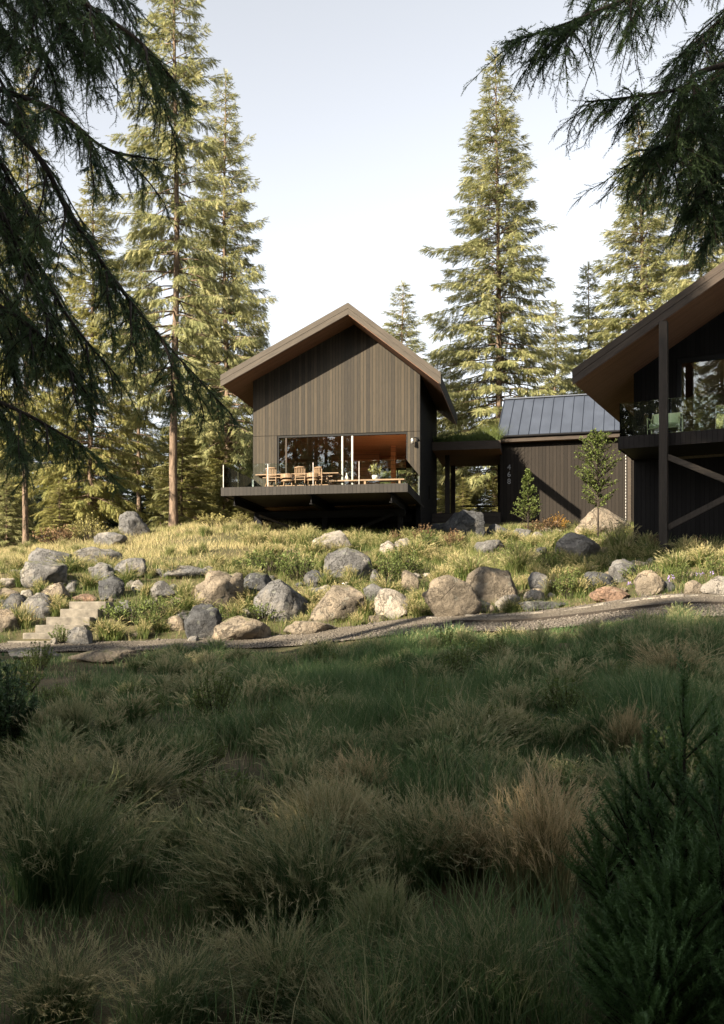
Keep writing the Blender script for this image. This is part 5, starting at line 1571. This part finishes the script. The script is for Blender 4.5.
# ------------------------------------------------------------------ leafy plants
def leaf_tmpl(): return np.array([(0, 0, 0), (.5, -.28, .04), (1, 0, -.05), (.5, .28, .04)], float), np.array([(0, 1, 2, 3)])
def leafy(seed, h, r_, stems, leaves, size, shape='dome', trunk=False, stem_r=.006):
    """stems as one mesh, leaves as another"""
    rng = np.random.default_rng(seed)
    g = Geo(); OO = []; DD = []; SS = []
    if trunk:
        g.tube([(0, 0, -.1), (.01, 0, h * .5), (0, .01, h * .97)], [stem_r * 2.4, stem_r * 1.5, stem_r * .4], 7)
    for k in range(stems):
        a = rng.uniform(0, 6.283)
        if trunk:
            s = rng.uniform(.16 if shape == 'cone' else .3, .97)
            z0 = h * s
            rr = r_ * ((1 - s) * 1.15 + .08 if shape == 'cone' else math.sin(math.pi * min(1, (s - .22) / .8)) ** .7 + .1) * rng.uniform(.6, 1.1)
            p0 = Vector((0, 0, z0)); p1 = Vector((math.cos(a) * rr, math.sin(a) * rr, z0 + rr * rng.uniform(.35, .9)))
        else:
            q = math.sqrt(rng.random())
            p0 = Vector((math.cos(a) * r_ * .25 * q, math.sin(a) * r_ * .25 * q, -.03))
            el = (1 - q ** 2 * .55)
            p1 = Vector((math.cos(a) * r_ * q, math.sin(a) * r_ * q, h * el * rng.uniform(.7, 1.05)))
        mid = (p0 + p1) / 2 + Vector((rng.normal(0, .06), rng.normal(0, .06), rng.normal(.04, .03))) * (p1 - p0).length
        g.tube([tuple(p0), tuple(mid), tuple(p1)], [stem_r, stem_r * .7, stem_r * .3], 4, cap=False)
        t = rng.uniform(.2 if trunk else .3, 1.02, leaves)
        for q in t:
            p = (p0.lerp(mid, q * 2) if q < .5 else mid.lerp(p1, q * 2 - 1))
            d = (p1 - p0).normalized() * .5 + Vector(rng.normal(0, .7, 3)) + Vector((0, 0, .12))
            OO.append(p[:]); DD.append(d[:]); SS.append(rng.uniform(*size))
    OO = np.array(OO); DD = np.array(DD); SS = np.array(SS)
    tv, tf = leaf_tmpl()
    V, Fc = stamp(tv, tf, OO, frames(DD, np.tile((0., 0, 1), (len(OO), 1)) + rng.normal(0, .5, (len(OO), 3))), SS)
    lm = mesh_np('leaves', V, [Fc], False, np.repeat(np.clip(rng.normal(.5, .25, len(OO)), 0, 1), 4))
    sm_ = bpy.data.meshes.new('stems'); sm_.from_pydata(g.V, [], g.F)
    return sm_, lm
def plant(name, loc, meshes, leaf, label, cat='plant', group=None, sc=1.0, rot=0.0, bark='bark_dark', stem='stems'):
    o = empty(name, loc, rot); tag(o, label, cat, group)
    o.scale = (sc, sc, sc) if not isinstance(sc, tuple) else sc
    for nm, me, m in ((stem, meshes[0], MT[bark]), ('leaves', meshes[1], MT[leaf])):
        c = link(nm, me, None, o)
        if not me.materials: me.materials.append(m)
        c.material_slots[0].link = 'OBJECT'; c.material_slots[0].material = m
    return o
def ground_at(px, py): X, Y, z = hit(px, py); return (X, Y, z - .02), Y / F
l_, k_ = ground_at(528, 533)
plant('sapling', l_, leafy(71, 64 * k_, 17 * k_, 95, 34, (.05, .11), 'cone', True, .012), 'broadleaf', 'small conical leafy sapling in front of the garage number', 'tree', stem='trunk')
l_, k_ = ground_at(598, 540)
plant('sapling', l_, leafy(72, 106 * k_, 22 * k_, 120, 34, (.06, .12), 'oval', True, .018), 'broadleaf', 'slim taller sapling with bare lower trunk in front of the sunlit garage wall', 'tree', stem='trunk')
HERB = [leafy(81, .55, .5, 60, 24, (.02, .055)), leafy(82, .75, .42, 44, 34, (.02, .06)), leafy(83, .4, .55, 60, 20, (.02, .06))]
for i, (px, py, h, k, label, lf) in enumerate([
    (388, 585, 40, 1, 'leafy green herb right of the round blue grey boulder', 'herb'),
    (300, 580, 34, 0, 'bushy green plant left of the round blue grey boulder', 'herb'),
    (268, 572, 26, 2, 'low yellow green plant above the dark lichened boulder', 'herb'),
    (570, 598, 36, 1, 'tall green herb beside the purple flowers', 'herb'),
    (553, 570, 24, 0, 'round green bush left of the wedge shaped boulder', 'herb'),
    (515, 560, 24, 0, 'green plant above the pale boulder right of the tan pair', 'herb'),
    (428, 552, 26, 1, 'green plant under the right corner of the deck', 'herb'),
    (402, 575, 30, 0, 'dense green plant above the upright grey stone', 'herb'),
    (61, 645, 24, 1, 'leafy weed at the right end of the lowest step', 'herb'),
    (130, 622, 26, 2, 'weed patch below the angular boulder right of the steps', 'herb'),
    (150, 630, 24, 0, 'weed patch left of the dark lichen spotted boulder', 'herb'),
    (160, 615, 22, 2, 'low weed under the cracked grey rock', 'herb'),
    (213, 572, 14, 1, 'small leafy plant at the right end of the long flat slab', 'herb'),
    (236, 572, 15, 1, 'dark leafy plant above the large tilted boulder', 'herb'),
    (640, 580, 18, 2, 'leafy plant above the upright bright boulder', 'herb'),
    (682, 583, 24, 1, 'tall leafy plant with pale flowers above the brown boulder on the right', 'herb'),
    (715, 575, 22, 0, 'leafy plant at the right picture edge above the long pale boulder', 'herb'),
    (225, 625, 24, 0, 'leafy weed between the dark boulder and the mossy one', 'herb'),
    (262, 620, 20, 2, 'weed left of the cracked boulder', 'herb'),
    (545, 533, 16, 2, 'brown withered plant left of the orange bush', 'brown_leaf'),
    (556, 530, 17, 0, 'low orange and yellow bush at the garage wall', 'orange_leaf'),
    (424, 545, 24, 1, 'dry brown weed left of the dark angular boulder', 'brown_leaf'),
    (452, 548, 22, 1, 'dry brown weed in front of the peaked boulder', 'brown_leaf'),
    (655, 552, 20, 1, 'dry brown weed at the foot of the dark house post', 'brown_leaf'),
    (698, 552, 20, 1, 'dry brown weed before the dark wall near the right edge', 'brown_leaf'),
    (395, 548, 20, 1, 'dry weed in the shade behind the two bright stones', 'brown_leaf'),
    (88, 540, 26, 0, 'golden dry bush at the wood edge on the left', 'pale_leaf'),
    (60, 545, 22, 2, 'tawny dry bush left of the golden one at the wood edge', 'brown_leaf'),
    (212, 526, 15, 2, 'golden dry bush right of the tallest bare trunk', 'pale_leaf'),
    (240, 524, 14, 0, 'golden dry bush beneath the left deck corner', 'pale_leaf'),
    (206, 770, 44, 1, 'fresh green shrub in the shaded meadow on the left', 'herb'),
]):
    l_, k_ = ground_at(px, py)
    s_ = h * k_ / (.55, .75, .4)[k]
    plant('leafy_plant', l_, HERB[k], lf, label, 'plant', 'leafy plants between the boulders' if py < 660 else None, s_, i * 1.1)
rngw = np.random.default_rng(33)
for i in range(46):
    Y = math.sqrt(rngw.uniform(36, 430)); px = rngw.uniform(10, 700); X = (px - CX) / F * Y
    if px > 560 and Y < 8: continue
    k = int(rngw.integers(0, 3))
    plant('meadow_weed', (X, Y, gw(X, Y) - .02), HERB[k], 'herb', 'leafy green weed among many in the shaded meadow grass', 'plant', 'leafy weeds in the shaded meadow', float(rngw.uniform(.5, .95)), i * .9)
# purple flowers
def flowers(px, py, w, h, n, label, m='purple'):
    l_, k_ = ground_at(px, py)
    rng = np.random.default_rng(int(px))
    o = empty('flower_clump', l_); tag(o, label, 'flowers')
    g = Geo(); OO = []
    for i in range(n):
        a = rng.uniform(0, 6.283); q = math.sqrt(rng.random()) * w * k_ / 2
        x, y = q * math.cos(a), q * math.sin(a); z = h * k_ * rng.uniform(.6, 1)
        g.tube([(x * .5, y * .5, -.02), (x, y, z)], [.005, .003], 4, cap=False)
        for c in range(7): OO.append((x + rng.normal(0, .018), y + rng.normal(0, .018), z + rng.normal(0, .03)))
    g.build('stems', MT['herb'], o)
    OO = np.array(OO).reshape(n, 7, 3); tv, tf = leaf_tmpl()
    for P in OO:
        V, Fc = stamp(tv, tf, P, frames(rng.normal(0, 1, P.shape), rng.normal(0, 1, P.shape)), rng.uniform(.035, .06, 7))
        link('blossom', mesh_np('blossom', V, [Fc], False, np.repeat(rng.random(7), 4)), MT[m], o)
flowers(583, 592, 16, 10, 16, 'purple flowers beside the blue grey slab')
flowers(672, 588, 14, 12, 4, 'pale lilac flowers right of the upright bright boulder', 'purple')
flowers(704, 585, 16, 14, 4, 'pale lilac flowers above the long boulder at the right edge', 'purple')
flowers(627, 590, 10, 10, 3, 'a few lilac flowers in front of the pale topped boulder', 'purple')
flowers(214, 612, 8, 8, 5, 'small white flowers on the large tilted boulder', 'ceramic')
flowers(346, 590, 8, 8, 5, 'small white flowers under the round blue grey boulder', 'ceramic')
# roof planting
def roof_planting():
    rng = np.random.default_rng(14)
    n = 16000
    u = rng.uniform(BU0 + .1, BU1 - .1, n); v = rng.uniform(BV0 + .08, BV1 - .3, n)
    M_ = np.array(house.matrix_basis)
    P = np.stack([u, v, np.full(n, 8.36 - HB), np.ones(n)], -1) @ M_.T
    hn = vnoise(u, v, .6, 3)
    V, q, tr, T = blades(P[:, 0], P[:, 1], P[:, 2], (.3 + .9 * hn) * rng.uniform(.4, 1.1, n) * (.8 + .25 * np.minimum(v - BV0, 3)), rng.uniform(.2, .8, n), np.full(n, .02), np.clip(hn * .5 + rng.normal(0, .15, n), 0, .7), rng)
    tag(link('roof_planting', mesh_np('roof_planting', V, q + [tr], False, T), MT['grass_sun']), kind='stuff')
roof_planting()
# pot plant on the bench
pp = empty('pot_plant', in_house(1.28, -.9, 5.717), ROT)
tag(pp, 'pale bushy plant in a pot on the deck bench', 'plant')
Geo().lathe([(.09, 0), (.12, .1), (.13, .18), (.11, .18), (.1, .15)], 0, 0, 16).build('pot', MT['ceramic'], pp, smooth=True)
a_, b_ = leafy(91, .5, .34, 40, 14, (.05, .1))
for nm, me, m in (('stems', a_, 'bark_dark'), ('leaves', b_, 'pale_leaf')):
    c = link(nm, me, MT[m], pp, (0, 0, .16))

# ------------------------------------------------------------------ dark shrubs close to the viewer
def fir_shrub(px, Y, top, spread, seed, label, n=16, lean=0.0, m='sapling_needles'):
    X = (px - CX) / F * Y; z = gw(X, Y)
    H = EYE + (HZ - top) / F * Y - z
    o = empty('fir_shrub', (X, Y, z)); tag(o, label, 'shrub')
    rng = np.random.default_rng(seed)
    g = Geo(); OO = []; DD = []; SS = []; TT = []
    for k in range(n):
        a = rng.uniform(0, 6.283); q = math.sqrt((k + .3) / n)
        r1 = spread * q
        hh = H * (1 - .62 * q ** 1.3) * rng.uniform(.86, 1.06) if k else H
        p = curve([(0, 0, 0), (math.cos(a) * r1 * .55, math.sin(a) * r1 * .55, hh * .32), (math.cos(a) * r1 * .9, math.sin(a) * r1 * .9, hh * .7), (math.cos(a) * r1 * 1.0, math.sin(a) * r1 * 1.0, hh)], 16)
        g.tube([tuple(v) for v in p], [.012 * (1 - .85 * i / 15) + .002 for i in range(16)], 5)
        for i in range(2, 15):
            d = (p[i + 1] - p[i]).normalized()
            for c in range(3):
                OO.append(p[i].lerp(p[i + 1], rng.random())[:]); dd = d * 1.0 + Vector(rng.normal(0, .12, 3)); DD.append(dd[:]); SS.append(rng.uniform(.13, .2)); TT.append(rng.normal(.5, .2))
            if i < 13:
                for c in range(3):
                    a2 = rng.uniform(0, 6.283)
                    side = Vector((math.cos(a2), math.sin(a2), rng.uniform(.25, .9))).normalized()
                    ln = rng.uniform(.12, .3) * (1 - .5 * i / 15)
                    p0 = p[i]; p1 = p0 + (side + d * .5).normalized() * ln
                    g.tube([tuple(p0), tuple(p1)], [.004, .002], 4, cap=False)
                    for e in range(4):
                        OO.append(p0.lerp(p1, .1 + .25 * e)[:]); DD.append((side + d * .5 + Vector((0, 0, .2)))[:]); SS.append(rng.uniform(.1, .17)); TT.append(rng.normal(.5, .2))
    OO = np.array(OO); DD = np.array(DD); SS = np.array(SS); TT = np.clip(TT, 0, 1)
    Fr = frames(DD, rng.normal(0, 1, OO.shape)); w = rng.integers(0, 4, len(OO)); Vs = []; Fs = []; Ts = []; b = 0
    for k in range(4):
        qq = w == k
        V, Fc = stamp(*TWIGS[k], OO[qq], Fr[qq], SS[qq]); Vs.append(V); Fs.append(Fc + b); Ts.append(np.repeat(TT[qq], len(TWIGS[k][0]))); b += len(V)
    g.build('branches', MT['bark_dark'], o, smooth=True)
    link('needles', mesh_np('needles', np.concatenate(Vs), [np.concatenate(Fs)], False, np.concatenate(Ts)), MT[m], o)
fir_shrub(698, 3.9, 680, .45, 301, 'dark young fir with upright shoots, the tallest in the bottom right corner', 19)
fir_shrub(668, 3.5, 850, .30, 302, 'low dark fir shrub at the bottom left of the tall young fir', 14)
fir_shrub(740, 3.6, 720, .42, 303, 'dark fir shrub cut by the right picture edge', 12)
l_, k_ = ground_at(2, 752)
plant('dark_shrub', l_, leafy(95, 104 * k_, 34 * k_, 90, 40, (.035, .07)), 'near_needles', 'dark green bushy shrub at the left picture edge', 'shrub')
# ------------------------------------------------------------------ air
def haze(density):
    m = bpy.data.materials.new('haze_air'); m.use_nodes = True
    nt = m.node_tree
    for n in list(nt.nodes): nt.nodes.remove(n)
    out = nt.nodes.new('ShaderNodeOutputMaterial')
    v = nt.nodes.new('ShaderNodeVolumePrincipled')
    v.inputs['Color'].default_value = (0.95, 0.93, 0.88, 1)
    v.inputs['Density'].default_value = density
    v.inputs['Anisotropy'].default_value = 0.0
    nt.links.new(v.outputs[0], out.inputs['Volume'])
    g = Geo().box(-250, 250, -95, 330, -12, 60)
    tag(g.build('haze', m), kind='stuff')
HAZE = 0.0
if HAZE: haze(HAZE)
